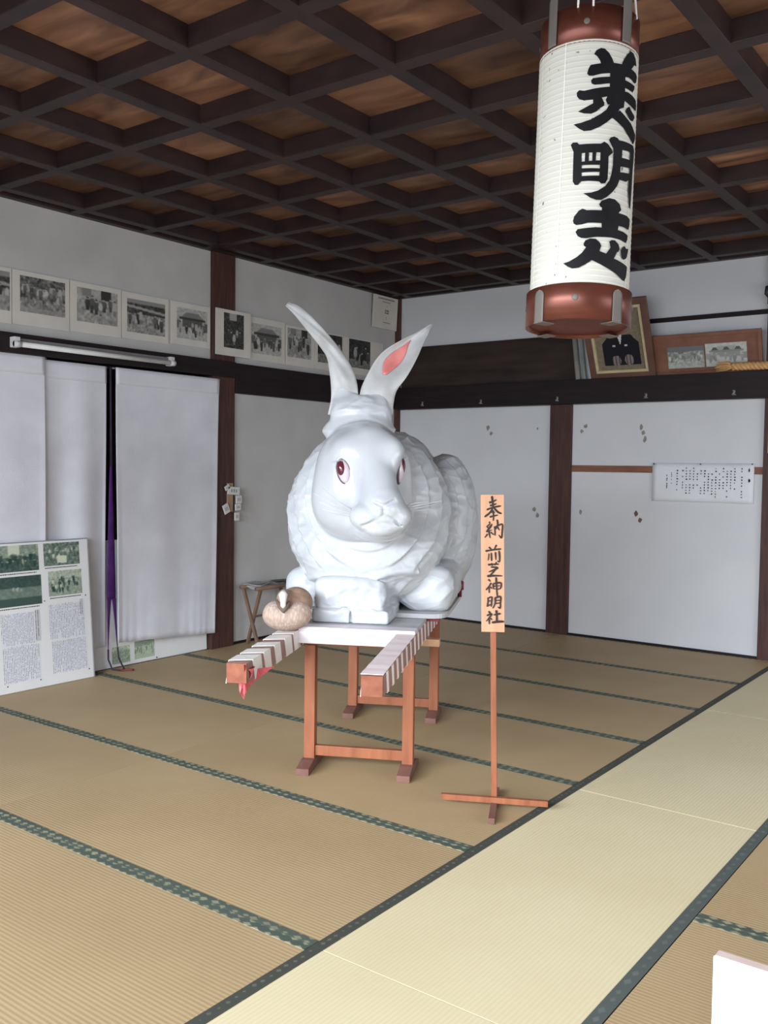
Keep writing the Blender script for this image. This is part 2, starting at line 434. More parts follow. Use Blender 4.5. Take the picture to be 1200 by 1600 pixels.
def colour_photo(kind, seed, nx=60, ny=44):
    rs = np.random.RandomState(seed)
    Y, X = np.mgrid[0:ny, 0:nx]; X = X / nx; Y = Y / ny
    base = blur(rs.rand(ny, nx), 2); base = (base - base.mean()) / base.std()
    if kind == 'group':
        g = np.where(Y < 0.45, 0.55, 0.24) + 0.06 * base
        g[(Y < 0.35) & (np.abs(X - 0.45) < 0.13)] = 0.85
        g = people(g, rs, 34, 0.30, 0.62, 0.05, 0.95, dark=(0.08, 0.28), size=0.09, pale=0.18)
    elif kind == 'banner':
        g = np.full((ny, nx), 0.40) + 0.10 * base
        g = people(g, rs, 28, 0.10, 0.6, 0.05, 0.95, dark=(0.2, 0.5), size=0.09, pale=0.3)
        g[(Y > 0.55 + 0.1 * (X - 0.4)) & (Y < 0.88 + 0.1 * (X - 0.4)) & (X > 0.36) & (X < 0.62)] = 0.90
    elif kind == 'stage':
        g = np.where(Y < 0.38, 0.18, 0.42) + 0.03 * base
        g[Y > 0.72] = 0.2
        g = people(g, rs, 6, 0.36, 0.42, 0.2, 0.6, dark=(0.5, 0.7), size=0.06)
    elif kind == 'seated':
        g = np.where(Y < 0.3, 0.72, 0.6) + 0.06 * base
        g = people(g, rs, 30, 0.2, 0.65, 0.02, 0.85, dark=(0.06, 0.3), size=0.09, pale=0.25)
    elif kind == 'garden':
        g = np.where(Y < 0.25, 0.75, 0.5) + 0.14 * base
    elif kind == 'field':
        g = np.where(Y < 0.3, 0.4, 0.68) + 0.05 * base
        g = people(g, rs, 26, 0.18, 0.5, 0.02, 0.98, dark=(0.2, 0.45), size=0.1, pale=0.5)
    else:
        g = 0.7 + 0.05 * base
        for q in range(3):
            cx = (0.25, 0.5, 0.78)[q]
            g[(Y > 0.12) & (Y < 0.3) & (np.abs(X - cx) < 0.1 - 0.2 * (0.3 - Y))] = 0.3
    g = np.clip(blur(g, 1), 0, 1)[..., None]
    lowc = np.array((0.10, 0.20, 0.19)); hic = np.array((0.92, 0.93, 0.84))
    return lowc + (hic - lowc) * g

def text_block(seed, nx, ny, ncol, gap=0.0, density=0.75):
    """vertical lines of small writing, too small to read"""
    rs = np.random.RandomState(seed); g = np.full((ny, nx), 0.90)
    w = nx / ncol
    for c in range(ncol):
        x0 = int(c * w); x1 = max(x0 + 1, int(x0 + w * 0.62))
        top = rs.randint(0, 3); bot = ny - (rs.randint(0, int(ny * 0.25)) if rs.rand() < 0.25 else rs.randint(0, 3))
        y = top
        while y < bot:
            if rs.rand() < density:
                g[y:y + 1, x0:x1] = rs.uniform(0.42, 0.75, size=(1, x1 - x0))[:, :]
            y += 1
    return g[..., None] * np.array((0.98, 0.98, 1.02))

# ------------------------------------------------------------------ structure: floor, walls, ceiling, posts, beams
H = 3.07
struct(MB().box((-0.12, -8.6, -0.12), (8.1, 0.1, -0.055)).build('floor', M_floor))
struct(MB().box((-0.12, -8.6, -0.055), (-0.001, 0.0, 0.0)).build('trim_1', M_post))                       # sill along the left wall
# left wall: plaster panel between posts, plaster above the lintel
w = MB()
w.box((-0.12, -2.215, 0.0), (0.0, 0.0, 2.03)); w.box((-0.12, -8.6, 2.2), (0.0, 0.0, 3.2))
w.box((-0.12, -8.6, 0.0), (-0.09, -7.2, 2.25))
struct(w.build('wall_left', M_wall))
struct(MB().box((-0.12, -7.2, 0.0), (-0.085, -2.45, 2.15)).build('dark_opening_panel', M_beamwood))                     # dark panel standing in for the unlit opening behind the curtains
# back wall
w = MB()
w.box((0.0, 0.0, 0.0), (8.1, 0.1, 3.2))
struct(w.build('wall_back', M_panel))
# right wall and the wall over the front opening (out of the picture)
w = MB(); w.box((8.1, -8.6, 0.0), (8.2, -6.1, 3.2)); w.box((8.1, -1.3, 0.0), (8.2, 0.1, 3.2)); w.box((8.1, -6.1, 2.4), (8.2, -1.3, 3.2)); w.box((8.1, -6.1, 0), (8.2, -1.3, 0.3))
struct(w.build('wall_right', M_wall))
w = MB(); w.box((-0.12, -8.7, 2.6), (8.2, -8.6, 3.2)); w.box((-0.12, -8.7, 0), (0.9, -8.6, 2.6)); w.box((7.0, -8.7, 0), (8.2, -8.6, 2.6))
struct(w.build('wall_front', M_wall))
# posts
post = lambda lo, hi, nm: struct(MB().box(lo, hi, 0.004).build(nm, M_post))
post((-0.12, -2.45, 0.0), (0.03, -2.215, 3.07), 'trim_2')
post((-0.02, -0.045, 0.0), (0.045, 0.02, 3.07), 'trim_3')
post((1.675, -0.03, 0.0), (1.88, 0.03, 2.02), 'trim_4')
post((3.465, -0.03, 0.0), (3.68, 0.03, 3.07), 'trim_5')
post((-0.12, -6.4, 0.0), (0.03, -6.2, 3.07), 'trim_16')
# lintel beams
struct(MB().box((-0.1, -8.6, 2.12), (0.045, -2.215, 2.245), 0.004).build('trim_6', M_beamwood))
struct(MB().box((-0.1, -2.215, 2.005), (0.045, -0.02, 2.240), 0.004).build('trim_7', M_beamwood))
struct(MB().box((0.045, -0.10, 1.995), (8.1, 0.0, 2.20), 0.004).build('trim_8', M_beamwood))
struct(MB().box((1.88, -0.012, 1.418), (3.465, 0.0, 1.474), 0.002).build('trim_9', M_batten))
struct(MB().box((1.88, -0.015, 2.632), (3.465, 0.0, 2.668), 0.002).build('trim_10', M_beamwood))
struct(MB().box((0.05, -0.012, 0.0), (1.675, 0.0, 0.018)).build('trim_11', M_beamwood))
struct(MB().box((1.88, -0.012, 0.0), (3.465, 0.0, 0.018)).build('trim_12', M_beamwood))
struct(MB().box((-0.05, -2.215, 0.0), (0.008, -0.045, 0.02)).build('trim_15', M_beamwood))
struct(MB().box((0.0, -8.6, H - 0.0), (0.05, 0.0, H + 0.13)).build('trim_13', M_coffer_beam))
struct(MB().box((0.05, -0.05, H - 0.0), (8.1, 0.0, H + 0.13)).build('trim_14', M_coffer_beam))
# coffered ceiling: boards above, a lattice of beams beneath
struct(MB().box((-0.12, -8.6, H + 0.095), (8.1, 0.1, H + 0.2)).build('ceiling', M_ceil))
cb = MB()
xs = [0.166 + 0.58 * k for k in range(14)]; ys = [-0.18 - 0.585 * k for k in range(15)]
for x in xs: cb.box((x - 0.036, -8.6, H), (x + 0.036, -0.05, H + 0.095), 0.004)
for y in ys: cb.box((0.05, y - 0.036, H + 0.001), (8.1, y + 0.036, H + 0.095), 0.004)
struct(cb.build('ceiling_lattice', M_coffer_beam))

# ------------------------------------------------------------------ tatami mats
ORD = ['nearest', 'second', 'third', 'fourth', 'fifth', 'sixth', 'seventh', 'eighth', 'ninth']
rows = [0.0, -0.961, -1.825, -2.699, -3.517, -4.449, -5.351, -6.25, -7.15, -8.05]
def tatami(x0, x1, y0, y1, label, along_y=False, mat=None, edge=None, group='tatami mats', ew=0.031):
    t = thing('tatami_mat', label, 'tatami mat', ((x0 + x1) / 2, (y0 + y1) / 2, -0.055), 0, group)
    hx = (x1 - x0) / 2 - 0.0015; hy = (y1 - y0) / 2 - 0.0015
    MB().box((-hx, -hy, 0), (hx, hy, 0.0535), 0.0008).build('woven_surface', mat or M_tatami, t)
    for s in (-1, 1):
        b = MB()
        if along_y:
            b.box((s * hx - (ew if s > 0 else 0), -hy, 0.02), (s * hx + (ew if s < 0 else 0), hy, 0.055))
            b.build('cloth_border', edge[0 if s < 0 else 1], t)
        else:
            b.box((-hx, s * hy - (ew if s > 0 else 0), 0.02), (hx, s * hy + (ew if s < 0 else 0), 0.055))
            b.build('cloth_border', edge or M_heri, t)
    return t
for r in range(9):
    word = 'nearest the back wall' if r == 0 else ORD[r] + ' from the back wall'
    for c, (x0, x1) in enumerate(((0.0, 1.815), (1.815, 3.60))):
        if r >= 7 and c == 0: continue
        where = 'left-hand tan tatami mat, row ' if c == 0 else 'tan tatami mat left of the pale aisle, row '
        tatami(x0, x1, rows[r + 1], rows[r], where + word)
    if 3 <= r <= 7:
        tatami(4.455, 6.26, rows[r + 1], rows[r], 'tan tatami mat right of the pale aisle, row ' + word)
ay = [0.0, -1.79, -3.575, -5.352, -7.15]
for k in range(4):
    w2 = ['farthest from the camera, reaching the back wall', 'second from the back wall', 'third from the back wall, in the middle of the picture', 'closest to the camera'][k]
    tatami(3.60, 4.455, ay[k + 1], ay[k], 'pale straw aisle mat ' + w2, True, M_tatami_pale, (M_heri_dark, M_heri_grey), 'pale aisle mats', 0.042)

# ------------------------------------------------------------------ sculpting helpers: distance fields to mesh
def vlen(p): return np.sqrt((p * p).sum(-1))
def ell(p, c, r, R=None):
    q = p - np.array(c, np.float32)
    if R is not None: q = q @ R
    r = np.array(r, np.float32)
    k0 = vlen(q / r); k1 = vlen(q / (r * r)) + 1e-6
    return k0 * (k0 - 1) / k1
def cap(p, a, b, ra, rb):
    a = np.array(a, np.float32); b = np.array(b, np.float32); ba = b - a
    h = np.clip(((p - a) @ ba) / (ba @ ba), 0, 1)
    return vlen(p - a - h[..., None] * ba) - (ra + (rb - ra) * h)
def rbox(p, c, hf, rad, R=None):
    q = p - np.array(c, np.float32)
    if R is not None: q = q @ R
    q = np.abs(q) - (np.array(hf, np.float32) - rad)
    return vlen(np.maximum(q, 0)) + np.minimum(q.max(-1), 0) - rad
def smin(a, b, k):
    h = np.clip(0.5 + 0.5 * (b - a) / k, 0, 1)
    return b + (a - b) * h - k * h * (1 - h)
def smax(a, b, k): return -smin(-a, -b, k)
def rotz(deg):
    t = math.radians(deg); return np.array([[math.cos(t), -math.sin(t), 0], [math.sin(t), math.cos(t), 0], [0, 0, 1]], np.float32)

def surface_nets(fn, lo, hi, h):
    lo = np.array(lo); n = np.ceil((np.array(hi) - lo) / h).astype(int) + 1
    ax = [np.arange(n[i]) * h + lo[i] for i in range(3)]
    F = np.empty(n, np.float32)
    B = 12                                    # only blocks near the surface are sampled finely
    st = [np.arange(0, n[i], B) for i in range(3)]
    ctr = np.stack(np.meshgrid(*[lo[i] + (st[i] + B / 2) * h for i in range(3)], indexing='ij'), -1).astype(np.float32)
    dc = fn(ctr)
    for a, i0 in enumerate(st[0]):
        for b, j0 in enumerate(st[1]):
            for c0, k0 in enumerate(st[2]):
                sl = (slice(i0, i0 + B), slice(j0, j0 + B), slice(k0, k0 + B))
                if abs(dc[a, b, c0]) > B * h * 2.0:
                    F[sl] = dc[a, b, c0]; continue
                P = np.stack(np.meshgrid(ax[0][sl[0]], ax[1][sl[1]], ax[2][sl[2]], indexing='ij'), -1).astype(np.float32)
                F[sl] = fn(P)
    sg = F < 0
    c = n - 1
    acc = np.zeros(tuple(c) + (3,), np.float32); cnt = np.zeros(tuple(c), np.float32)
    for axis in range(3):
        o = [a for a in range(3) if a != axis]
        for d0 in (0, 1):
            for d1 in (0, 1):
                s0 = [slice(0, c[0]), slice(0, c[1]), slice(0, c[2])]; s1 = list(s0)
                s0[o[0]] = slice(d0, c[o[0]] + d0); s0[o[1]] = slice(d1, c[o[1]] + d1)
                s1[o[0]] = s0[o[0]]; s1[o[1]] = s0[o[1]]; s1[axis] = slice(1, c[axis] + 1)
                a = F[tuple(s0)]; b = F[tuple(s1)]
                x = (a < 0) != (b < 0)
                t = np.where(x, a / np.where(x, a - b, 1), 0)
                v = np.zeros(tuple(c) + (3,), np.float32)
                v[..., axis] = t; v[..., o[0]] = d0; v[..., o[1]] = d1
                acc += v * x[..., None]; cnt += x
    act = cnt > 0
    idx = np.full(tuple(c), -1, np.int64); idx[act] = np.arange(act.sum())
    V = (np.argwhere(act) + acc[act] / cnt[act][:, None]) * h + lo
    faces = []
    for axis in range(3):
        o = [(axis + 1) % 3, (axis + 2) % 3]
        s0 = [slice(1, c[k]) for k in range(3)]; s0[axis] = slice(0, c[axis])
        s1 = list(s0); s1[axis] = slice(1, c[axis] + 1)
        A = sg[tuple(s0)]; B = sg[tuple(s1)]
        ch = np.argwhere(A != B); 
        if len(ch) == 0: continue
        inside = A[tuple(ch.T)]
        base = ch.copy(); base[:, o[0]] += 1; base[:, o[1]] += 1
        q = []
        for d0, d1 in ((0, 0), (1, 0), (1, 1), (0, 1)):
            e = base.copy(); e[:, o[0]] -= 1 - d0; e[:, o[1]] -= 1 - d1
            q.append(idx[tuple(e.T)])
        q = np.stack(q, -1)
        q = np.where(inside[:, None], q, q[:, ::-1])
        faces.append(q)
    return V, np.concatenate(faces)

def mesh_from(name, V, Fc, mat, parent, smooth=True):
    me = bpy.data.meshes.new(name)
    nv = len(V); nf = len(Fc)
    me.vertices.add(nv); me.vertices.foreach_set('co', np.asarray(V, np.float32).ravel())
    me.loops.add(nf * 4); me.loops.foreach_set('vertex_index', Fc.astype(np.int32).ravel())
    me.polygons.add(nf); me.polygons.foreach_set('loop_start', np.arange(nf, dtype=np.int32) * 4)
    me.polygons.foreach_set('loop_total', np.full(nf, 4, np.int32))
    me.update(calc_edges=True); me.validate()
    if smooth: me.polygons.foreach_set('use_smooth', np.ones(len(me.polygons), bool))
    if mat is not None: me.materials.append(mat)
    o = bpy.data.objects.new(name, me); COL.objects.link(o); o.parent = parent
    return o

def grad(fn, P, e=0.003):
    g = np.stack([fn(P + np.array(d, np.float32) * e) - fn(P - np.array(d, np.float32) * e) for d in ((1, 0, 0), (0, 1, 0), (0, 0, 1))], -1)
    return g / (np.linalg.norm(g, axis=-1, keepdims=True) + 1e-9)

# ------------------------------------------------------------------ the big rabbit
# local frame: x to the right as seen from the front of the hall, -y towards the front, z up from the floor
HY = 24.0
HR = rotz(HY)                     # head turned towards the viewer's right
def head_dist(p):
    d = ell(p, (-0.072, -0.33, 1.41), (0.225, 0.26, 0.25), HR)
    d = smin(d, ell(p, (-0.080, -0.33, 1.265), (0.240, 0.22, 0.20), HR), 0.08)
    d = smin(d, cap(p, (-0.035, -0.45, 1.53), (0.024, -0.645, 1.295), 0.100, 0.080), 0.05)
    d = smin(d, ell(p, (0.022, -0.60, 1.240), (0.105, 0.14, 0.088), HR), 0.05)
    d = smin(d, ell(p, (0.052, -0.50, 1.50), (0.068, 0.10, 0.085), HR), 0.05)      # far brow
    d = smin(d, ell(p, (-0.135, -0.48, 1.505), (0.070, 0.08, 0.070), HR), 0.05)    # near brow
    # eye hollows
    d = smax(d, -ell(p, (-0.165, -0.620, 1.415), (0.075, 0.06, 0.10), rotz(-8)), 0.05)
    d = smax(d, -ell(p, (0.215, -0.575, 1.39), (0.105, 0.17, 0.15), rotz(18)), 0.04)
    # chin, lip lobes, nose
    d = smin(d, ell(p, (0.008, -0.53, 1.160), (0.125, 0.15, 0.070), HR), 0.05)
    d = smin(d, ell(p, (0.024, -0.650, 1.163), (0.085, 0.066, 0.043), HR), 0.010)
    d = smin(d, ell(p, (-0.040, -0.645, 1.215), (0.084, 0.088, 0.068), HR), 0.012)
    d = smin(d, ell(p, (0.086, -0.635, 1.215), (0.070, 0.085, 0.068), HR), 0.012)
    d = smin(d, ell(p, (0.024, -0.705, 1.276), (0.046, 0.034, 0.032), HR), 0.02)
    # nose slits, cleft and mouth line
    nose, cleft, mouth = (0.032, -0.742, 1.266), (0.033, -0.738, 1.243), (0.033, -0.733, 1.222)
    for a, b, r in (((-0.019, -0.730, 1.288), nose, 0.008), ((0.083, -0.718, 1.291), nose, 0.008), (nose, cleft, 0.009), (cleft, mouth, 0.010),
                    (mouth, (-0.012, -0.729, 1.193), 0.011), ((-0.012, -0.729, 1.193), (-0.063, -0.708, 1.172), 0.009),
                    (mouth, (0.067, -0.721, 1.203), 0.011), ((0.067, -0.721, 1.203), (0.107, -0.688, 1.180), 0.009)):
        d = smax(d, -cap(p, a, b, r, r), 0.006)
    return d

LR = rotz(-10)
def body_dist(p):
    d = ell(p, (-0.045, 0.02, 1.17), (0.415, 0.38, 0.465))
    d = smin(d, ell(p, (-0.03, -0.16, 1.02), (0.32, 0.26, 0.27)), 0.08)                # breast
    d = smin(d, ell(p, (0.07, 0.52, 1.16), (0.335, 0.58, 0.485), LR), 0.10)              # trunk
    d = smin(d, ell(p, (0.385, 0.50, 1.12), (0.185, 0.33, 0.395), LR), 0.02)           # haunches
    d = smin(d, ell(p, (-0.20, 0.60, 1.08), (0.19, 0.36, 0.36), LR), 0.05)
    d = smin(d, ell(p, (0.20, 1.18, 0.95), (0.12, 0.11, 0.12)), 0.05)                  # tail
    # hind feet
    d = smin(d, rbox(p, (0.290, 0.065, 0.828), (0.140, 0.30, 0.113), 0.085, LR), 0.015)
    d = smin(d, rbox(p, (-0.325, 0.10, 0.815), (0.105, 0.26, 0.10), 0.08, LR), 0.02)
    # fore paws
    d = smin(d, rbox(p, (-0.092, -0.228, 0.79), (0.172, 0.200, 0.098), 0.035, LR), 0.02)
    d = smin(d, rbox(p, (-0.094, -0.275, 0.724), (0.186, 0.17, 0.034), 0.014, LR), 0.006)
    d = smax(d, -ell(p, (-0.120, -0.455, 0.715), (0.009, 0.040, 0.050)), 0.003)
    # the cuff of the ears
    sc = np.array((0.80, 1.0, 1.0), np.float32)
    d = smin(d, cap(p * sc, (-0.075, -0.20, 1.62), (-0.078, -0.20, 1.69), 0.142, 0.108), 0.03)
    d = smin(d, cap(p, (-0.165, -0.185, 1.72), (-0.178, -0.165, 1.83), 0.078, 0.030), 0.03)
    d = smin(d, cap(p, (-0.022, -0.185, 1.72), (-0.005, -0.155, 1.83), 0.088, 0.035), 0.03)
    return d

def rabbit_dist(p):
    return smin(body_dist(p), head_dist(p), 0.012)

RV, RFc = surface_nets(rabbit_dist, (-0.56, -0.82, 0.66), (0.66, 1.36, 2.0), 0.006)
def sculpt(V):
    P = V.astype(np.float32)
    Nn = grad(rabbit_dist, P)
    hdv = head_dist(P)
    away = np.clip((hdv - 0.012) / 0.05, 0, 1)                       # 0 on the smooth face
    # sheets of paper draped in rings about the face
    c = np.array((-0.05, -0.30, 1.30)); q = (P - c) / np.array((0.30, 0.42, 0.34))
    rho = vlen(q) + 0.055 * snoise(P, 3, 10, 0.8, 2.2)
    ph = np.mod(rho * 4.3 + 0.35, 1.0)
    ring = np.where(ph < 0.82, ph / 0.82, (1 - ph) / 0.18)
    low = np.clip((P[:, 2] - 0.93) / 0.10, 0, 1) * np.clip((0.40 - P[:, 1]) / 0.25, 0, 1)
    ear = np.clip((1.66 - P[:, 2]) / 0.06, 0, 1)
    disp = 0.030 * (ring - 0.5) * away * low * ear
    # long soft creases across the breast and down the flanks
    qs = P * np.array((1.0, 1.0, 2.2))
    cr = np.abs(snoise(qs, 11, 12, 0.9, 2.6))
    disp += (0.006 * (0.7 - np.minimum(cr, 1.4))) * away * np.clip((0.98 - P[:, 2]) / 0.1, 0.25, 1)
    fine = np.abs(snoise(P * np.array((1, 1, 1.6)), 21, 16, 3.0, 8.0))
    disp += 0.006 * (0.7 - np.minimum(fine, 1.5)) * away
    # sharp creases in the pasted paper
    for sd, f0, f1, am in ((31, 2.2, 4.5, 0.0034), (41, 4.5, 9.0, 0.0016)):
        n = snoise(P * np.array((0.9, 0.9, 1.9)), sd, 12, f0, f1)
        disp += am * np.exp(-(n / 0.16) ** 2) * away
    # the edge where the breast hangs over the paws
    lip = np.exp(-((P[:, 2] - (0.90 + 0.12 * (P[:, 0] + 0.1) + 0.015 * np.sin(P[:, 0] * 17))) / 0.022) ** 2)
    disp += 0.018 * lip * away * (P[:, 1] < 0.05) * (P[:, 0] < 0.2) * (P[:, 0] > -0.36)
    toe = (P[:, 1] < -0.30) & (P[:, 2] > 0.755) & (P[:, 2] < 0.88)
    disp += 0.002 * np.sin(P[:, 0] * 105 + 2 * np.sin(P[:, 2] * 40)) * toe
    base = np.clip((P[:, 2] - 0.70) / 0.03, 0, 1)
    return P + Nn * (disp * base)[:, None]
RV = sculpt(RV)
RV[:, 2] = np.maximum(RV[:, 2], 0.6925)
front = RV[:, 1] < 0.0
RAB_YAW = math.atan2(0.59811, 0.80131)
rabbit = thing('giant_rabbit_statue', 'huge white papier-mâché rabbit with red eyes crouching on the carrying litter', 'rabbit statue', (2.471, -3.557, 0.0), RAB_YAW)
body = mesh_from('body', RV, RFc, M_rabbit, rabbit)
body.data.materials.append(M_rabbit_smooth)
fc = np.zeros((len(body.data.polygons), 3), np.float32); body.data.polygons.foreach_get('center', fc.ravel())
fh = head_dist(fc) < 0.012
body.data.polygons.foreach_set('material_index', fh.astype(np.int32))

def on_surface(fn, origin, direction, start=0.6):
    """outermost hit walking inwards along -direction"""
    o = np.array(origin, np.float32); d = np.array(direction, np.float32); d /= np.linalg.norm(d)
    ts = np.linspace(start, -0.3, 1200); P = o + ts[:, None] * d
    f = fn(P.astype(np.float32)); k = np.argmax(f < 0)
    return P[k], grad(fn, P[k:k + 1].astype(np.float32))[0]

def frame_at(p, n, up):
    n = Vector(n).normalized(); u = Vector(up); u = (u - n * u.dot(n)).normalized(); r = u.cross(n)
    M = Matrix((r, u, n)).transposed().to_4x4(); M.translation = Vector(p)
    return M

def dome(name, mat, parent, M, rx, ry, h, rings=8, seg=28):
    b = MB(); top = b.bm.verts.new(M @ Vector((0, 0, h))); prev = None
    for i in range(1, rings + 1):
        a = i / rings * math.pi / 2
        cur = [b.bm.verts.new(M @ Vector((rx * math.sin(a) * math.cos(2 * math.pi * k / seg), ry * math.sin(a) * math.sin(2 * math.pi * k / seg), h * math.cos(a)))) for k in range(seg)]
        for k in range(seg):
            if prev is None: b.bm.faces.new((top, cur[k], cur[(k + 1) % seg]))
            else: b.bm.faces.new((prev[k], cur[k], cur[(k + 1) % seg], prev[(k + 1) % seg]))
        prev = cur
    b.bm.faces.new(prev[::-1])
    return b.build(name, mat, parent, smooth=True)

for side, (org, dirn, up, rx, ry) in enumerate(((( -0.145, -0.40, 1.415), (-0.06, -1, 0.0), (-0.26, 0, 1), 0.030, 0.057),
                                                ((0.03, -0.49, 1.425), (1.0, -0.15, 0.02), (0.10, 0.05, 1), 0.036, 0.064))):
    p, n = on_surface(rabbit_dist, org, dirn)
    n = np.array(dirn, float) / np.linalg.norm(dirn) * 0.65 + n * 0.35
    M = frame_at(p, n, up)
    eye = dome('eye', M_eye, rabbit, M @ Matrix.Translation((0, 0, -0.002)), rx, ry, 0.026)
    sx = -1 if side == 0 else 1
    dome('iris', M_iris, eye, M @ Matrix.Translation((-0.0055 if side == 0 else 0.004, 0.0125, 0.0022)), rx * (0.80 if side == 0 else 0.92), ry * (0.78 if side == 0 else 0.76), 0.0250)
    b = MB(); pts = [M @ Vector(((rx + 0.001) * math.cos(t), (ry + 0.001) * math.sin(t), 0.002)) for t in np.linspace(0, 2 * math.pi, 33)]
    b.tube(pts, 0.0052, 8, cap=False); b.build('eye_outline', M_eyerim, eye, smooth=True)
    b = MB()
    for k in range(4):
        a = -0.5 + k * 0.33
        b.tube([M @ Vector((rx * math.sin(a), ry * 0.85, 0.012)), M @ Vector((rx * math.sin(a) - 0.012, ry * 0.98, 0.028)), M @ Vector((rx * math.sin(a) - 0.03, ry * 0.92, 0.038))], 0.0014, 5)
    b.build('eyelashes', M_whisker, eye)
    b = MB(); b.tube([M @ Vector(((rx + 0.008) * math.cos(t), (ry + 0.010) * math.sin(t), -0.004)) for t in np.linspace(0.45, 2.75, 15)], [0.003 + 0.007 * math.sin(math.pi * k / 14) for k in range(15)], 8)
    b.build('eyelid', M_rabbit_smooth, eye, smooth=True)

# whiskers
for a, b2, c2 in (((-0.115, -0.60, 1.235), (-0.19, -0.62, 1.262), (-0.29, -0.60, 1.315)), ((-0.118, -0.595, 1.225), (-0.19, -0.61, 1.245), (-0.265, -0.58, 1.275)),
                  ((-0.115, -0.60, 1.243), (-0.18, -0.64, 1.285), (-0.25, -0.66, 1.345)), ((-0.116, -0.59, 1.215), (-0.18, -0.60, 1.226), (-0.25, -0.57, 1.24)),
                  ((0.135, -0.58, 1.252), (0.20, -0.58, 1.268), (0.30, -0.53, 1.285)), ((0.135, -0.58, 1.245), (0.20, -0.56, 1.255), (0.27, -0.52, 1.268)),
                  ((0.130, -0.58, 1.262), (0.17, -0.60, 1.275), (0.235, -0.58, 1.282)), ((0.133, -0.57, 1.238), (0.18, -0.56, 1.240), (0.25, -0.51, 1.245))):
    MB().tube([a, b2, c2], [0.0026, 0.002, 0.0012], 6).build('whisker', M_whisker, rabbit)

# ears: folded sheets lofted between a left and a right edge
def ear_rows(rows):
    out = []
    for (lx, lz), (rx2, rz), y, hollow, thick in rows: out.append((np.array((lx, y, lz)), np.array((rx2, y, rz)), hollow, thick))
    return out
def ear_loft(rows, fold, n=14):
    front_r, back_r = [], []
    for L_, R_, hol, th in rows:
        fr, bk = [], []
        for i in range(n + 1):
            t = i / n; s = math.sin(math.pi * t)
            p = L_ * (1 - t) + R_ * t
            wv = 0.006 * math.sin(9 * t + 30 * p[2]) * s
            fr.append(p + np.array((0, hol * s ** 0.8 - fold(t) * 0 + wv, 0)))
            bk.append(p + np.array((0, (hol + th) * s ** 0.8 + 0.004 + wv, 0)))
        front_r.append(fr); back_r.append(bk)
    return front_r, back_r
def subdiv_rows(rows, k=5):
    arr = [np.concatenate([r[0], r[1], [r[2], r[3]]]) for r in rows]; out = []
    n = len(arr)
    for i in range(n - 1):
        p0 = arr[max(i - 1, 0)]; p1 = arr[i]; p2 = arr[i + 1]; p3 = arr[min(i + 2, n - 1)]
        for j in range(k):
            t = j / k
            out.append(0.5 * ((2 * p1) + (-p0 + p2) * t + (2 * p0 - 5 * p1 + 4 * p2 - p3) * t * t + (-p0 + 3 * p1 - 3 * p2 + p3) * t ** 3))
    out.append(arr[-1])
    return [(o[:3], o[3:6], o[6], o[7]) for o in out]
def build_ear(rows, name_mat, dropped):
    R_ = subdiv_rows(ear_rows(rows)); fr, bk = ear_loft(R_, lambda t: 0)
    b = MB(); n = len(fr[0])
    A = [[b.bm.verts.new(p) for p in r] for r in fr]; B = [[b.bm.verts.new(p) for p in r] for r in bk]
    for i in range(len(A) - 1):
        for j in range(n - 1):
            b.bm.faces.new((A[i][j], A[i][j + 1], A[i + 1][j + 1], A[i + 1][j]))
            b.bm.faces.new((B[i][j], B[i + 1][j], B[i + 1][j + 1], B[i][j + 1]))
        b.bm.faces.new((A[i][0], A[i + 1][0], B[i + 1][0], B[i][0])); b.bm.faces.new((A[i][-1], B[i][-1], B[i + 1][-1], A[i + 1][-1]))
    b.bm.faces.new([*A[0], *B[0][::-1]]); b.bm.faces.new([*A[-1][::-1], *B[-1]])
    return b.build('ear', name_mat, rabbit, smooth=True), R_
ear_l = [((-0.253, 1.695), (-0.094, 1.697), -0.2, 0.02, 0.10), ((-0.238, 1.768), (-0.102, 1.792), -0.2, 0.02, 0.10), ((-0.239, 1.832), (-0.112, 1.865), -0.19, -0.03, 0.10), ((-0.247, 1.902), (-0.139, 1.939), -0.18, -0.03, 0.09),
         ((-0.262, 1.977), (-0.198, 2.026), -0.16, -0.02, 0.07), ((-0.289, 2.024), (-0.250, 2.090), -0.14, -0.015, 0.05), ((-0.334, 2.082), (-0.306, 2.155), -0.11, -0.012, 0.04), ((-0.389, 2.150), (-0.372, 2.220), -0.08, -0.01, 0.03),
         ((-0.441, 2.212), (-0.421, 2.256), -0.05, -0.006, 0.02), ((-0.486, 2.257), (-0.473, 2.275), -0.03, -0.002, 0.008)]
ear_r = [((-0.113, 1.696), (0.071, 1.699), -0.2, 0.02, 0.10), ((-0.101, 1.769), (0.074, 1.756), -0.2, -0.02, 0.12), ((-0.086, 1.836), (0.089, 1.819), -0.2, -0.02, 0.12), ((-0.055, 1.903), (0.139, 1.89), -0.2, 0.02, 0.06),
         ((-0.015, 1.975), (0.186, 1.978), -0.18, 0.055, 0.03), ((0.035, 2.03), (0.218, 2.055), -0.15, 0.05, 0.025), ((0.112, 2.08), (0.241, 2.104), -0.12, 0.035, 0.02), ((0.19, 2.122), (0.257, 2.142), -0.1, 0.015, 0.012), ((0.261, 2.168), (0.271, 2.161), -0.08, 0.002, 0.006)]
build_ear(ear_l, M_ear, rabbit)
earR, rowsR = build_ear(ear_r, M_ear, rabbit)
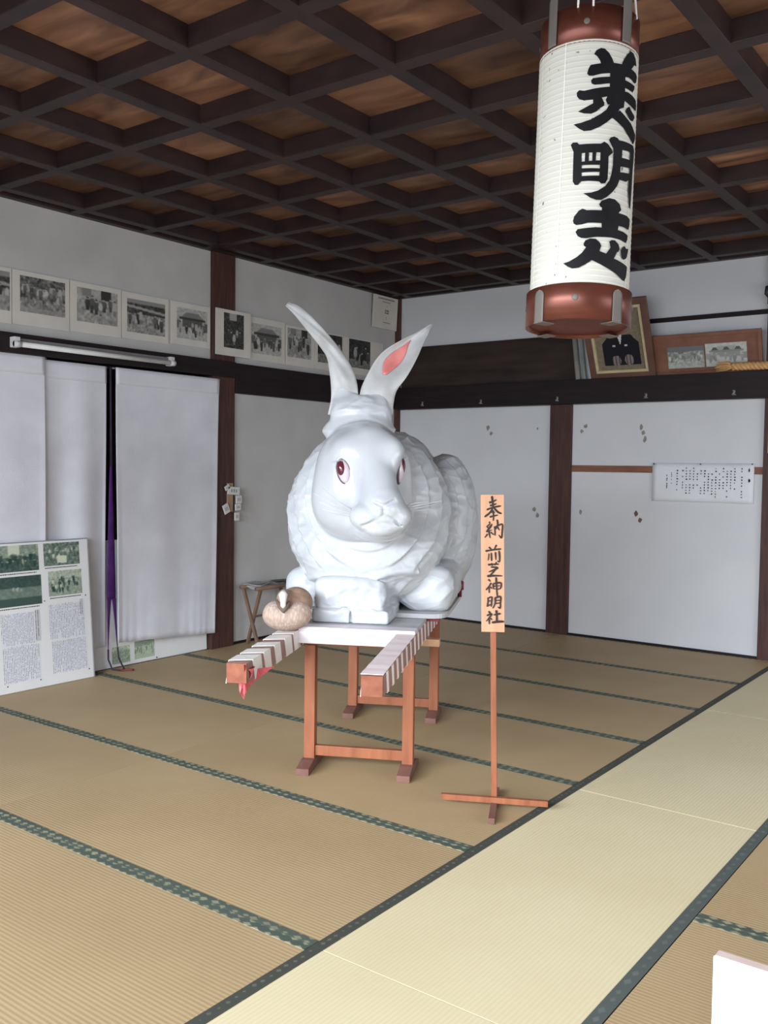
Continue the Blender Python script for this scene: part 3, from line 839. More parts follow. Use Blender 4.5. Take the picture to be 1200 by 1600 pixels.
# pink lining on the hollow face of the right ear
b = MB(); strip = []
for L_, R_, hol, th in rowsR:
    z = (L_[2] + R_[2]) / 2
    if not (1.888 < z < 2.088): continue
    w = (z - 1.888) / 0.2
    t0 = 0.40 - 0.22 * math.sin(math.pi * min(1, w * 1.15)) * 0.8 ; t1 = 0.44 + 0.24 * math.sin(math.pi * min(1, w * 0.95)) - 0.05 * w
    if t1 - t0 < 0.02: t1 = t0 + 0.02
    row = []
    for i in range(9):
        t = t0 + (t1 - t0) * i / 8; s = math.sin(math.pi * t)
        p = L_ * (1 - t) + R_ * t
        row.append(b.bm.verts.new(p + np.array((0, hol * s ** 0.8 + 0.006 * math.sin(9 * t + 30 * p[2]) * s - 0.005 - 0.004 * math.sin(math.pi * i / 8), 0))))
    strip.append(row)
for i in range(len(strip) - 1):
    for j in range(8): b.bm.faces.new((strip[i][j], strip[i][j + 1], strip[i + 1][j + 1], strip[i + 1][j]))
pk = b.build('pink_lining', M_ear_pink, earR, smooth=True, solid=0.003)
pk['label'] = 'pink ear lining'

# ------------------------------------------------------------------ carrying litter, trestles
LIT = (2.706, -3.973, 0.0); LYAW = math.atan2(0.45, 0.893)
def trestle(v, label):
    o = Vector(LIT) + Vector((-0.45, 0.893, 0)) * v
    t = thing('wooden_trestle', label, 'trestle', o, LYAW, 'trestles under the litter')
    for u in (-0.25, 0.225):
        MB().box((u - 0.026, -0.026, 0.03), (u + 0.026, 0.026, 0.5895), 0.003).build('leg', M_trestle, t)
        f = MB(); f.prism([(-0.15, 0.0), (0.15, 0.0), (0.15, 0.022), (0.06, 0.045), (-0.06, 0.045), (-0.15, 0.030)], -0.030, 0.030,
                          Matrix.Translation((u, 0, 0)) @ Matrix(((0, 0, 1, 0), (1, 0, 0, 0), (0, 1, 0, 0), (0, 0, 0, 1))))
        f.build('foot', M_trestle_foot, t)
    MB().box((-0.224, -0.014, 0.056), (0.199, 0.014, 0.104), 0.002).build('stretcher', M_trestle, t)
    MB().box((-0.285, -0.02, 0.5895), (0.178, 0.02, 0.608), 0.002).build('top_rail', M_trestle, t)
    return t
trestle(0.0, 'orange stained wooden trestle carrying the front of the litter')
trestle(1.0, 'orange stained wooden trestle farther back under the rabbit, behind the front one')

lit = thing('carrying_litter', 'wooden carrying litter with two cloth-wrapped poles and a plank deck under the rabbit', 'litter', LIT, LYAW)
PZ0, PZ1 = 0.590, 0.670
def wrap(pole, u0, pw, v0, v1, pitch, width, mat, phase=0.0, nm='cloth_wrap'):
    """one strip of cloth wound round a square pole; each turn a flat band that climbs along it"""
    hw = pw / 2 + 0.003; z0, z1 = PZ0 - 0.003, PZ1 + 0.003
    ring = [(-hw, z0), (-hw, z1), (hw, z1), (hw, z0)]
    per = [0, (z1 - z0), (z1 - z0) + 2 * hw, 2 * (z1 - z0) + 2 * hw]; tot = 2 * (z1 - z0) + 4 * hw
    v = v0 + phase; rs = random.Random(7 + int(u0 * 100)); b = MB()
    while v + width < v1:
        wj = width * rs.uniform(0.85, 1.15); pts = ring + [ring[0]]
        pr = per + [tot]; prev = None
        for (x, z), s in zip(pts, pr):
            dv = pitch * s / tot * 0.85
            a = b.bm.verts.new((u0 + x, min(v + dv, v1), z)); c = b.bm.verts.new((u0 + x, min(v + dv + wj, v1), z))
            if prev: b.bm.faces.new((prev[0], a, c, prev[1]))
            prev = (a, c)
        v += pitch * rs.uniform(0.92, 1.08)
    return b.build(nm, mat, pole, solid=0.0025)
for u0, v0, pitch, width, mat, ph in ((-0.330, -0.855, 0.150, 0.098, M_cloth_white, 0.004), (0.224, -0.950, 0.122, 0.036, M_cloth_pink, 0.01)):
    p = MB().box((u0 - 0.042, v0 + 0.012, PZ0), (u0 + 0.042, 1.75, PZ1), 0.003).build('carrying_pole', M_pole, lit)
    wrap(p, u0, 0.084, v0, 1.2, pitch, width, mat, ph)
    MB().box((u0 - 0.041, v0, PZ0 + 0.001), (u0 + 0.041, v0 + 0.012, PZ1 - 0.001), 0.001).build('end_grain', M_endgrain, p)
    if u0 > 0:      # paper laid along the top of this pole
        MB().sheet(lambda i, j: Vector((u0 - 0.043 + 0.086 * i, -0.952 + 0.85 * j, PZ1 + 0.0065 + 0.001 * math.sin(j * 40))), 3, 16).build('paper_cover', M_cloth_pink, p, solid=0.002)
    else:           # torn red cloth hanging from the end
        b = MB(); rs = random.Random(3)
        def rag(i, j):
            return Vector((u0 + 0.044 + 0.012 * math.sin(7 * j + 4 * i) - 0.05 * j * (0.4 + 0.6 * i), v0 + 0.012 + 0.085 * i + 0.02 * math.sin(5 * j), PZ1 - 0.025 - 0.115 * j * (0.55 + 0.45 * math.sin(9 * i + 1.2)) - 0.01 * math.sin(14 * i * j)))
        b.sheet(rag, 10, 10); b.build('red_cloth_scrap', M_red_cloth, p, solid=0.002)
MB().box((-0.286, -0.105, 0.612), (0.180, -0.075, 0.669), 0.002).build('front_crossbar', M_deck_white, lit)
MB().box((-0.40, 0.26, 0.552), (0.335, 0.31, 0.588), 0.002).build('lower_crossbar', M_pale_wood, lit)
MB().box((-0.36, 1.10, 0.552), (0.25, 1.15, 0.588), 0.002).build('lower_crossbar', M_pale_wood, lit)
MB().box((-0.285, -0.110, 0.6705), (0.265, -0.02, 0.6905), 0.002).build('deck_plank', M_deck_white, lit)
MB().box((-0.285, -0.018, 0.6705), (0.265, 0.30, 0.690), 0.002).build('deck_plank', M_deck_grey, lit)
MB().box((-0.42, 0.305, 0.6705), (0.33, 0.345, 0.692), 0.002).build('red_crosspiece', M_red_wood, lit)
b = MB(); pl = []
for k in range(40):
    t = 2 * math.pi * k / 40; e = 0.2
    cx, sx = math.cos(t), math.sin(t)
    pl.append((-0.025 + 0.397 * abs(cx) ** e * (1 if cx > 0 else -1), 0.72 + 0.47 * abs(sx) ** e * (1 if sx > 0 else -1)))
b.prism(pl, 0.6925, 0.7145); b.build('rear_board', M_deck_grey, lit)
MB().tube([(0.372, 0.92, 0.714), (0.372, 0.92, 0.75), (0.372, 0.92, 0.755), (0.372, 0.92, 0.80), (0.372, 0.92, 0.806)], [0.012, 0.012, 0.022, 0.022, 0.010], 14).build('red_knob', M_red_wood, lit, smooth=True)

# ------------------------------------------------------------------ bird figure on the left pole
def bird_mat():
    mt, N, L, b = new_mat('straw_coloured_plumage', 0.8, 0.15)
    tc = N.new('ShaderNodeTexCoord'); v = N.new('ShaderNodeTexVoronoi'); v.inputs['Scale'].default_value = 95
    mp = N.new('ShaderNodeMapping'); mp.inputs['Scale'].default_value = (1, 1, 0.35); L.new(tc.outputs['Object'], mp.inputs['Vector'])
    L.new(mp.outputs[0], v.inputs['Vector'])
    cr = N.new('ShaderNodeValToRGB'); e = cr.color_ramp.elements
    e[0].position = 0.0; e[0].color = rgba((212, 197, 186)); e[1].position = 0.75; e[1].color = rgba((148, 124, 110))
    L.new(v.outputs['Distance'], cr.inputs['Fac']); 
    nz = N.new('ShaderNodeTexNoise'); nz.inputs['Scale'].default_value = 16; L.new(tc.outputs['Object'], nz.inputs['Vector'])
    mx = N.new('ShaderNodeMix'); mx.data_type = 'RGBA'; L.new(nz.outputs['Fac'], mx.inputs['Factor']); L.new(cr.outputs['Color'], mx.inputs['A']); mx.inputs['B'].default_value = rgba((182, 160, 146))
    L.new(mx.outputs['Result'], b.inputs['Base Color'])
    bp = N.new('ShaderNodeBump'); bp.inputs['Strength'].default_value = 0.3; bp.inputs['Distance'].default_value = 0.003
    L.new(v.outputs['Distance'], bp.inputs['Height']); L.new(bp.outputs['Normal'], b.inputs['Normal'])
    return mt
M_bird = bird_mat()
M_bird_brown = noisy('brown_back_feathers', (128, 102, 86), (158, 130, 110), scale=30, rough=0.85, bump=0.3, bump_scale=60)
M_bill = noisy('pale_bill', (206, 200, 192), (222, 217, 210), scale=30, rough=0.5)
M_bird_dark = plain('dark_brown_throat', (112, 92, 82), 0.8)
bpos = Vector(LIT) + Vector((0.893, 0.45, 0)) * (-0.322) + Vector((-0.45, 0.893, 0)) * (-0.125) + Vector((0, 0, PZ1 + 0.004))
bird = thing('waterfowl_figure', 'small brown plump waterfowl figure with a pale bill sitting on the left pole', 'bird figure', bpos, RAB_YAW)
def bird_body(p):
    d = ell(p, (-0.015, 0.0, 0.070), (0.112, 0.10, 0.072))
    d = smin(d, ell(p, (-0.065, -0.035, 0.088), (0.050, 0.06, 0.052)), 0.02)
    d = smin(d, ell(p, (0.045, -0.030, 0.084), (0.058, 0.06, 0.055)), 0.02)
    return d
V, Fq = surface_nets(bird_body, (-0.15, -0.13, -0.02), (0.14, 0.13, 0.17), 0.006); V[:, 2] = np.maximum(V[:, 2], 0)
mesh_from('body', V, Fq, M_bird, bird)
def bird_back(p):
    d = ell(p, (0.024, 0.030, 0.125), (0.080, 0.075, 0.074))
    d = smin(d, ell(p, (-0.022, -0.045, 0.150), (0.036, 0.045, 0.048)), 0.03)
    return d
V, Fq = surface_nets(bird_back, (-0.1, -0.13, 0.03), (0.13, 0.15, 0.23), 0.006)
hb = mesh_from('head_and_back', V, Fq, M_bird_brown, bird)
MB().tube([(-0.023, -0.075, 0.192), (-0.022, -0.090, 0.178), (-0.021, -0.100, 0.150), (-0.020, -0.106, 0.128), (-0.020, -0.104, 0.118)], [0.010, 0.021, 0.014, 0.012, 0.005], 12).build('bill', M_bill, bird, smooth=True)
MB().tube([(-0.052, -0.070, 0.150), (-0.036, -0.090, 0.125), (-0.020, -0.100, 0.108), (-0.006, -0.092, 0.125), (0.006, -0.075, 0.145)], [0.008, 0.012, 0.014, 0.012, 0.008], 10).build('throat', M_bird_dark, bird, smooth=True)

# ------------------------------------------------------------------ brush lettering
def brush(name, strokes, mat, parent, M):
    """strokes: (points, width); flat tapering ribbons with rounded ends, in board coordinates (x, z)"""
    b = MB()
    for si, (pts, w) in enumerate(strokes):
        P = np.array(pts, float); fine = []
        for i in range(len(P) - 1):
            p0 = P[max(i - 1, 0)]; p1 = P[i]; p2 = P[i + 1]; p3 = P[min(i + 2, len(P) - 1)]
            for j in range(6):
                t = j / 6
                fine.append(0.5 * ((2 * p1) + (-p0 + p2) * t + (2 * p0 - 5 * p1 + 4 * p2 - p3) * t * t + (-p0 + 3 * p1 - 3 * p2 + p3) * t ** 3))
        fine.append(P[-1]); fine = np.array(fine); n = len(fine); L_, R_ = [], []
        for i in range(n):
            d = fine[min(i + 1, n - 1)] - fine[max(i - 1, 0)]; d /= (np.linalg.norm(d) + 1e-9); nn = np.array((-d[1], d[0]))
            f = i / (n - 1); ww = w / 2 * (1.0 - 0.28 * f + 0.12 * math.sin(5 * f + si)) 
            ww *= min(1.0, 0.55 + f * 5, 0.5 + (1 - f) * 4)
            L_.append(fine[i] + nn * ww); R_.append(fine[i] - nn * ww)
        off = -0.00006 * si
        lv = [b.bm.verts.new(M @ Vector((p[0], 0.0008 + off, p[1]))) for p in L_]; rv = [b.bm.verts.new(M @ Vector((p[0], 0.0008 + off, p[1]))) for p in R_]
        for i in range(n - 1): b.bm.faces.new((lv[i], rv[i], rv[i + 1], lv[i + 1]))
    return b.build(name, mat, parent)

SG = []
def sg(ox, oy, sc, lst):
    for pts, w in lst:
        SG.append(([((ox + x / sc - 770.2) * 0.002644, (878.5 - (oy + y / sc)) * 0.002644) for x, y in pts], w * 1.15 / sc * 0.002644))
sg(750, 765, 14.55, [
 ([(285, 92), (300, 200), (310, 330), (290, 405)], 46), ([(220, 245), (300, 225), (395, 178)], 44), ([(240, 315), (310, 300), (388, 270)], 42), ([(165, 410), (310, 355), (492, 322)], 42),
 ([(305, 375), (225, 490), (112, 575)], 44), ([(335, 365), (420, 460), (510, 500)], 44), ([(230, 578), (320, 552), (425, 530)], 36), ([(255, 465), (310, 462), (355, 470)], 32), ([(312, 420), (322, 560), (314, 665)], 40),
 ([(222, 680), (232, 735), (160, 802)], 34), ([(288, 735), (215, 830), (165, 905)], 34), ([(160, 795), (212, 835)], 28), ([(285, 765), (205, 870), (160, 915), (292, 872)], 30), ([(212, 890), (225, 970), (240, 1062)], 38), ([(185, 965), (118, 1052)], 34), ([(255, 925), (322, 985)], 34),
 ([(340, 790), (352, 900), (352, 1005)], 34), ([(345, 815), (440, 765), (522, 748), (518, 900), (500, 1055), (438, 985)], 38), ([(402, 636), (415, 750), (362, 868)], 38), ([(405, 795), (455, 885)], 32)])
sg(750, 840, 11.43, [
 ([(165, 138), (218, 190)], 30), ([(302, 98), (262, 185)], 30), ([(102, 213), (250, 188), (388, 172)], 34), ([(208, 240), (214, 395)], 30), ([(165, 255), (160, 330), (148, 385)], 18), ([(283, 228), (290, 375)], 28), ([(348, 205), (358, 320), (352, 405), (315, 385)], 30),
 ([(148, 462), (240, 452), (345, 448)], 32), ([(302, 408), (268, 472)], 24), ([(212, 425), (228, 482)], 20), ([(195, 502), (322, 516), (160, 592)], 30), ([(292, 528), (235, 600), (178, 655)], 28), ([(132, 668), (260, 658), (405, 660)], 36),
 ([(152, 725), (192, 765)], 32), ([(205, 788), (165, 850), (108, 922)], 28), ([(166, 845), (168, 975)], 26), ([(185, 858), (215, 895)], 24), ([(238, 798), (242, 905)], 28), ([(240, 805), (375, 788), (362, 892), (240, 897)], 28), ([(240, 850), (368, 838)], 22), ([(292, 685), (300, 850), (306, 950), (312, 1028)], 32),
 ([(146, 1055), (144, 1130), (134, 1215)], 30), ([(150, 1066), (212, 1048), (208, 1140), (200, 1226)], 28), ([(150, 1122), (202, 1114)], 20), ([(118, 1218), (202, 1180)], 24), ([(275, 1048), (272, 1160), (228, 1255)], 30), ([(275, 1062), (368, 1038), (368, 1150), (362, 1246), (322, 1222)], 32), ([(280, 1112), (362, 1100)], 22), ([(278, 1164), (362, 1152)], 22),
 ([(152, 1305), (188, 1345)], 32), ([(118, 1388), (212, 1358), (108, 1494)], 28), ([(165, 1415), (165, 1545)], 30), ([(188, 1428), (214, 1465)], 24), ([(293, 1285), (302, 1390), (300, 1492)], 38), ([(248, 1372), (372, 1344)], 32), ([(212, 1513), (320, 1494), (432, 1490)], 40)])
sm = Matrix.Translation((3.457, -4.016, 0.0)) @ Matrix.Rotation(LYAW, 4, 'Z') @ Matrix.Rotation(math.radians(-1.2), 4, 'Y')
sign = thing('dedication_sign', 'tall thin wooden sign on a cross foot, with brushed black characters, beside the rabbit', 'sign', matrix=Matrix.Translation((3.457, -4.016, 0.0)) @ Matrix.Rotation(LYAW, 4, 'Z'))
tilt = Matrix.Rotation(math.radians(-1.35), 4, 'Y')
def tb(lo, hi, bev, name, mat):
    return MB().box(lo, hi, bev, tilt).build(name, mat, sign)
sb = tb((-0.0485, -0.008, 0.752), (0.0485, 0.008, 1.330), 0.0015, 'sign_board', M_sign_board)
tb((-0.012, -0.010 + 0.018, 0.018), (0.012, 0.010 + 0.018, 1.20), 0.001, 'pole', M_trestle)
MB().box((-0.225, -0.011, 0.022), (0.225, 0.011, 0.046), 0.001).build('cross_foot', M_trestle, sign)
MB().box((-0.013, -0.19, 0.0), (0.013, 0.19, 0.024), 0.001).build('cross_foot', M_trestle_foot, sign)
brush('brushed_characters', [([(x, z + 1.041) for x, z in pts], w) for pts, w in SG], M_ink_sign, sb, tilt @ Matrix.Translation((0, -0.0105, 0)))

# ------------------------------------------------------------------ paper lantern
LM = Matrix(((0.80188841, -0.59674217 * -1 * -1, -0.0054039, 4.297), (0.59674217, 0.80042496, 0.05674116, -5.089), (-0.02957454, -0.04872483, 0.9983743, 1.892), (0, 0, 0, 1)))
LM[0][1] = -0.59744939
lantern = thing('paper_lantern', 'long white cylindrical paper lantern with black brushed characters hanging from the ceiling', 'lantern', matrix=LM)
PR = 0.1305
prof = []
NR = 44; z0, z1 = 0.006, 0.638
for i in range(NR * 4 + 1):
    f = i / (NR * 4); prof.append((PR - 0.0011 * (1 - abs(math.cos(math.pi * NR * f)) ** 1.2), z0 + (z1 - z0) * f))
def lantern_paper_mat():
    mt, N, L, b = new_mat('ribbed_lantern_paper', 0.7, 0.2)
    tc = N.new('ShaderNodeTexCoord'); nz = N.new('ShaderNodeTexNoise'); nz.inputs['Scale'].default_value = 55; nz.inputs['Detail'].default_value = 1
    L.new(tc.outputs['Object'], nz.inputs['Vector'])
    cr = N.new('ShaderNodeValToRGB'); e = cr.color_ramp.elements
    e[0].position = 0.235; e[0].color = rgba((120, 112, 100)); e[1].position = 0.27; e[1].color = rgba((212, 209, 198))
    L.new(nz.outputs['Fac'], cr.inputs['Fac'])
    wv = N.new('ShaderNodeTexWave'); wv.wave_type = 'BANDS'; wv.bands_direction = 'Z'; wv.inputs['Scale'].default_value = 0.3142 / 0.014364
    L.new(tc.outputs['Object'], wv.inputs['Vector'])
    c2 = N.new('ShaderNodeValToRGB'); c2.color_ramp.elements[0].position = 0.80; c2.color_ramp.elements[0].color = (0.86, 0.86, 0.86, 1)
    c2.color_ramp.elements[1].position = 1.0; c2.color_ramp.elements[1].color = (1.04, 1.04, 1.04, 1)
    L.new(wv.outputs['Fac'], c2.inputs['Fac'])
    mu = N.new('ShaderNodeVectorMath'); mu.operation = 'MULTIPLY'
    L.new(cr.outputs['Color'], mu.inputs[0]); L.new(c2.outputs['Color'], mu.inputs[1])
    L.new(mu.outputs[0], b.inputs['Base Color'])
    return mt
paper = MB().lathe(prof, 72).build('paper_shade', lantern_paper_mat(), lantern, smooth=True)
# seams of the paper sheets: slim pasted strips running down
for th in (-75, -38, 52, 100, 160, 215):
    b = MB(); t = math.radians(th)
    b.sheet(lambda i, j: Vector(((PR + 0.0006) * math.sin(t + 0.018 * (i - 0.5)), -(PR + 0.0006) * math.cos(t + 0.018 * (i - 0.5)), z0 + (z1 - z0) * j)), 2, 20)
    b.build('paper_seam', M_paper, paper, smooth=True)
GL = [[(-0.101,0.5982),(-0.057,0.6088),(0.029,0.6145),(0.105,0.6135),(0.193,0.6042),(0.264,0.5915),(0.315,0.5785),(0.177,0.5668),(0.042,0.574),(0.019,0.5826),(-0.039,0.593)],[(0.488,0.5818),(0.536,0.5961),(0.627,0.6139),(0.744,0.6264),(0.839,0.6257),(0.945,0.6169),(1.001,0.601),(0.89,0.5977),(0.796,0.584),(0.738,0.5741),(0.53,0.5691)],[(-0.218,0.5492),(-0.195,0.5614),(-0.158,0.5709),(0.048,0.5758),(0.322,0.5813),(0.523,0.5831),(0.797,0.5822),(0.977,0.5816),(1.07,0.5767),(1.023,0.5596),(0.927,0.5518),(0.814,0.5561),(0.7,0.5571),(0.594,0.5537),(0.598,0.5467),(0.247,0.5362),(0.241,0.5529),(0.071,0.5495),(-0.103,0.5434),(-0.183,0.5436)],[(0.232,0.5572),(0.598,0.5681),(0.613,0.4937),(0.21,0.4718),(0.163,0.4835),(0.202,0.4947),(0.238,0.5184)],[(-0.139,0.5311),(-0.101,0.5372),(0.244,0.5441),(0.25,0.5274),(0.052,0.5219),(-0.069,0.5201),(-0.123,0.5231)],[(0.578,0.5459),(0.706,0.5458),(0.951,0.5458),(0.924,0.5345),(0.864,0.5261),(0.766,0.526),(0.587,0.5267)],[(-0.403,0.502),(-0.358,0.5083),(-0.263,0.5053),(-0.026,0.5117),(0.238,0.5184),(0.292,0.4947),(0.189,0.4927),(0.084,0.4886),(-0.084,0.4824),(-0.256,0.4805),(-0.35,0.4852),(-0.393,0.4929)],[(0.553,0.5165),(0.698,0.5186),(0.887,0.5164),(1.051,0.5139),(1.098,0.501),(1.086,0.4876),(0.911,0.4869),(0.738,0.4898),(0.583,0.4935),(0.523,0.4994)],[(-0.084,0.4833),(0.077,0.4894),(0.137,0.476),(0.139,0.469),(0.072,0.4629),(-0.02,0.4516),(-0.112,0.4462),(-0.245,0.4476),(-0.36,0.4534),(-0.249,0.4609),(-0.081,0.4727)],[(0.233,0.4713),(0.283,0.4768),(0.603,0.4934),(0.592,0.4751),(0.483,0.4679),(0.404,0.4513),(0.312,0.4402),(0.197,0.4265),(0.06,0.4133),(-0.098,0.4037),(-0.231,0.4024),(-0.319,0.4085),(-0.438,0.4218),(-0.291,0.4242),(-0.108,0.432),(0.077,0.447),(0.186,0.459)],[(0.312,0.4411),(0.484,0.4643),(0.665,0.4529),(0.879,0.4421),(1.023,0.4308),(1.128,0.4269),(1.102,0.4129),(0.992,0.3963),(0.877,0.402),(0.734,0.4108),(0.597,0.4232),(0.445,0.4329)],[(0.637,0.4661),(0.675,0.4765),(0.766,0.4847),(0.839,0.4763),(0.982,0.4705),(1.008,0.4663),(0.921,0.4531),(0.814,0.4509),(0.707,0.4599)],[(-0.476,0.3697),(-0.437,0.3752),(-0.355,0.3749),(-0.299,0.3672),(-0.262,0.3544),(-0.24,0.287),(-0.256,0.2729),(-0.307,0.2653),(-0.361,0.2659),(-0.404,0.2744),(-0.41,0.2922),(-0.415,0.3509)],[(-0.353,0.3686),(-0.088,0.3698),(0.102,0.3709),(0.171,0.3771),(0.245,0.3729),(0.325,0.3621),(0.361,0.3523),(0.257,0.3395),(0.26,0.3307),(0.103,0.3285),(0.103,0.3488),(-0.259,0.3464)],[(0.102,0.3497),(0.27,0.3468),(0.274,0.315),(0.27,0.2831),(0.222,0.2717),(0.143,0.2697),(0.092,0.2753),(0.099,0.2984),(0.103,0.3267)],[(-0.252,0.3243),(0.103,0.3285),(0.099,0.3169),(-0.249,0.3154)],[(-0.247,0.3074),(0.102,0.3081),(0.098,0.2992),(-0.244,0.2968)],[(-0.274,0.2872),(0.102,0.2896),(0.107,0.2746),(-0.124,0.2752),(-0.27,0.2739)],[(-0.193,0.3469),(-0.12,0.3477),(-0.12,0.3255),(-0.193,0.3239)],[(-0.054,0.3477),(0.02,0.3481),(0.014,0.3268),(-0.054,0.3265)],[(0.264,0.3822),(0.3,0.3899),(0.377,0.3944),(0.462,0.3922),(0.499,0.3879),(0.655,0.3895),(0.854,0.3911),(0.995,0.3928),(1.052,0.3846),(0.97,0.3763),(0.839,0.3706),(0.594,0.366),(0.593,0.3463),(0.382,0.3404),(0.365,0.363),(0.322,0.3709)],[(0.37,0.349),(0.591,0.3516),(0.565,0.3222),(0.562,0.3079),(0.544,0.286),(0.495,0.2704),(0.384,0.2517),(0.264,0.2369),(0.151,0.2282),(0.053,0.2273),(-0.057,0.2319),(-0.193,0.2434),(-0.048,0.2452),(0.087,0.2514),(0.225,0.2646),(0.309,0.2803),(0.349,0.2988),(0.373,0.3206)],[(0.555,0.3451),(0.854,0.3496),(0.993,0.3529),(0.993,0.3311),(0.839,0.3284),(0.565,0.3222)],[(0.553,0.3076),(0.864,0.314),(0.951,0.3113),(0.859,0.3003),(0.756,0.2893),(0.543,0.2877)],[(0.853,0.3712),(1.063,0.3851),(1.051,0.3555),(1.018,0.3286),(1.004,0.2773),(0.971,0.2261),(0.913,0.2285),(0.835,0.2706),(0.847,0.2954),(0.871,0.326)],[(0.116,0.2167),(0.162,0.2261),(0.322,0.2357),(0.453,0.235),(0.586,0.226),(0.633,0.2122),(0.567,0.2041),(0.573,0.1686),(0.559,0.1576),(0.186,0.1574),(0.175,0.2085),(0.139,0.2116)],[(-0.368,0.1741),(-0.351,0.1846),(-0.262,0.1999),(-0.197,0.204),(-0.116,0.2004),(0.185,0.202),(0.577,0.2026),(0.831,0.2034),(0.967,0.1992),(0.962,0.1827),(0.918,0.1703),(0.745,0.1718),(0.554,0.1699),(0.182,0.1697),(-0.08,0.1686),(-0.198,0.1642),(-0.304,0.1629),(-0.352,0.1668)],[(-0.311,0.1453),(-0.274,0.1521),(-0.142,0.1544),(0.073,0.1579),(0.558,0.1593),(0.728,0.1587),(0.896,0.1551),(0.888,0.1441),(0.835,0.1333),(0.629,0.1362),(0.409,0.1363),(0.081,0.1333),(-0.107,0.1288),(-0.2,0.1297),(-0.268,0.1344)],[(-0.149,0.1146),(-0.118,0.1235),(-0.027,0.1287),(0.083,0.128),(0.163,0.12),(0.195,0.1115),(0.163,0.0987),(0.07,0.0837),(-0.008,0.0708),(-0.112,0.0616),(-0.229,0.0537),(-0.349,0.0524),(-0.432,0.0575),(-0.526,0.0666),(-0.409,0.0706),(-0.264,0.0812),(-0.175,0.0916),(-0.1,0.1058),(-0.141,0.1093)],[(0.014,0.0886),(0.149,0.0986),(0.298,0.0935),(0.481,0.0845),(0.926,0.0749),(0.919,0.062),(0.898,0.047),(0.83,0.0342),(0.75,0.0357),(0.572,0.0456),(0.311,0.0583),(0.018,0.0736),(-0.064,0.0776)],[(0.364,0.1248),(0.411,0.1301),(0.497,0.1311),(0.595,0.1228),(0.63,0.113),(0.604,0.1043),(0.565,0.1025),(0.49,0.0847),(0.433,0.0764),(0.284,0.0897),(0.327,0.0975),(0.394,0.1103)],[(0.664,0.1086),(0.704,0.1168),(0.786,0.1246),(0.845,0.1192),(0.952,0.1218),(0.905,0.1013),(0.863,0.0937),(0.769,0.0882),(0.695,0.0915)]]
b = MB()
for gi, poly in enumerate(GL):
    tmp = bmesh.new()
    f = tmp.faces.new([tmp.verts.new((t, z, 0)) for t, z in poly])
    bmesh.ops.triangulate(tmp, faces=[f])
    for k in range(-28, 29):
        x = k * 0.055
        bmesh.ops.bisect_plane(tmp, geom=tmp.verts[:] + tmp.edges[:] + tmp.faces[:], plane_co=(x, 0, 0), plane_no=(1, 0, 0))
    r = PR + 0.0010 + 0.00005 * gi
    for v in tmp.verts:
        t, z = v.co.x, v.co.y
        v.co = Vector((r * math.sin(t), -r * math.cos(t), z))
    bmesh.ops.recalc_face_normals(tmp, faces=tmp.faces[:])
    b.merge(tmp)
me = b.build('brushed_characters', M_ink, paper)
rr = 0.139
MB().lathe([(rr - 0.008, -0.076), (rr, -0.076), (rr, 0.014), (rr - 0.002, 0.016), (PR - 0.004, 0.016), (PR - 0.004, -0.060), (rr - 0.008, -0.062)], 64, closed=True).build('lower_ring', M_ring, lantern, smooth=False).data.polygons.foreach_set('use_smooth', [True] * (64 * 7))
MB().lathe([(0.0005, -0.068), (PR - 0.0005, -0.068), (PR - 0.0005, -0.060), (0.0005, -0.060)], 48, closed=True).build('bottom_disc', M_ring_in, lantern)
ur = 0.129
MB().lathe([(PR - 0.010, 0.632), (ur + 0.001, 0.632), (ur + 0.001, 0.730), (PR - 0.010, 0.730)], 64, closed=True).build('upper_ring', M_ring, lantern).data.polygons.foreach_set('use_smooth', [True] * (64 * 4))
def arc_strip(t, hw, r, za, zb, name, parent):
    b = MB()
    def f(i, j):
        z = za + (zb - za) * j
        e = min(1.0, math.sqrt(max(0.0, 1 - ((z - (max(za, zb) - hw)) / hw) ** 2)) if z > max(za, zb) - hw else 1.0)
        a = t + hw / r * e * (2 * i - 1)
        return Vector((r * math.sin(a), -r * math.cos(a), z))
    b.sheet(f, 6, 24)
    return b.build(name, M_strip, parent, smooth=True, solid=0.002)
for d in (33, 123, 213, 303):
    t = math.radians(d)
    s = arc_strip(t, 0.0165, rr + 0.003, -0.078, 0.006, 'lower_strap', lantern)
    s = MB().beam((rr * 1.02 * math.sin(t), -rr * 1.02 * math.cos(t), -0.079), (rr * 0.72 * math.sin(t), -rr * 0.72 * math.cos(t), -0.079), 0.033, 0.002).build('strap_return', M_strip, s)
    arc_strip(t, 0.0150, ur + 0.004, 0.775, 0.640, 'upper_strap', lantern)
    t2 = t - math.radians(48)
    for r_, z_ in ((rr + 0.0005, -0.022), (ur + 0.0015, 0.685)):
        Mx = Matrix.Translation((r_ * math.sin(t2), -r_ * math.cos(t2), z_)) @ Matrix.Rotation(t2, 4, 'Z') @ Matrix.Rotation(math.pi / 2, 4, 'X')
        dome('rivet', M_strip, lantern, Mx, 0.0085, 0.0085, 0.002, 4, 14)
# cords up to the ceiling
LI = LM.inverted(); up = LI.to_3x3() @ Vector((0, 0, 1))
for t in (-0.45, -0.15, 0.95):
    a = Vector((ur * math.sin(t), -ur * math.cos(t), 0.722)); top = 3.07
    k = (top - (LM @ a).z); e = a + up * k + Vector((-a.x * 0.35, -a.y * 0.35, 0))
    MB().tube([a, a * 0.55 + e * 0.45, e], 0.003, 6).build('hanging_cord', M_cord, lantern, smooth=True)
MB().tube([LI @ Vector((4.29, -5.05, 3.068)), LI @ Vector((4.29, -5.05, 3.03))], [0.03, 0.015], 12).build('ceiling_hook', M_strip, lantern)

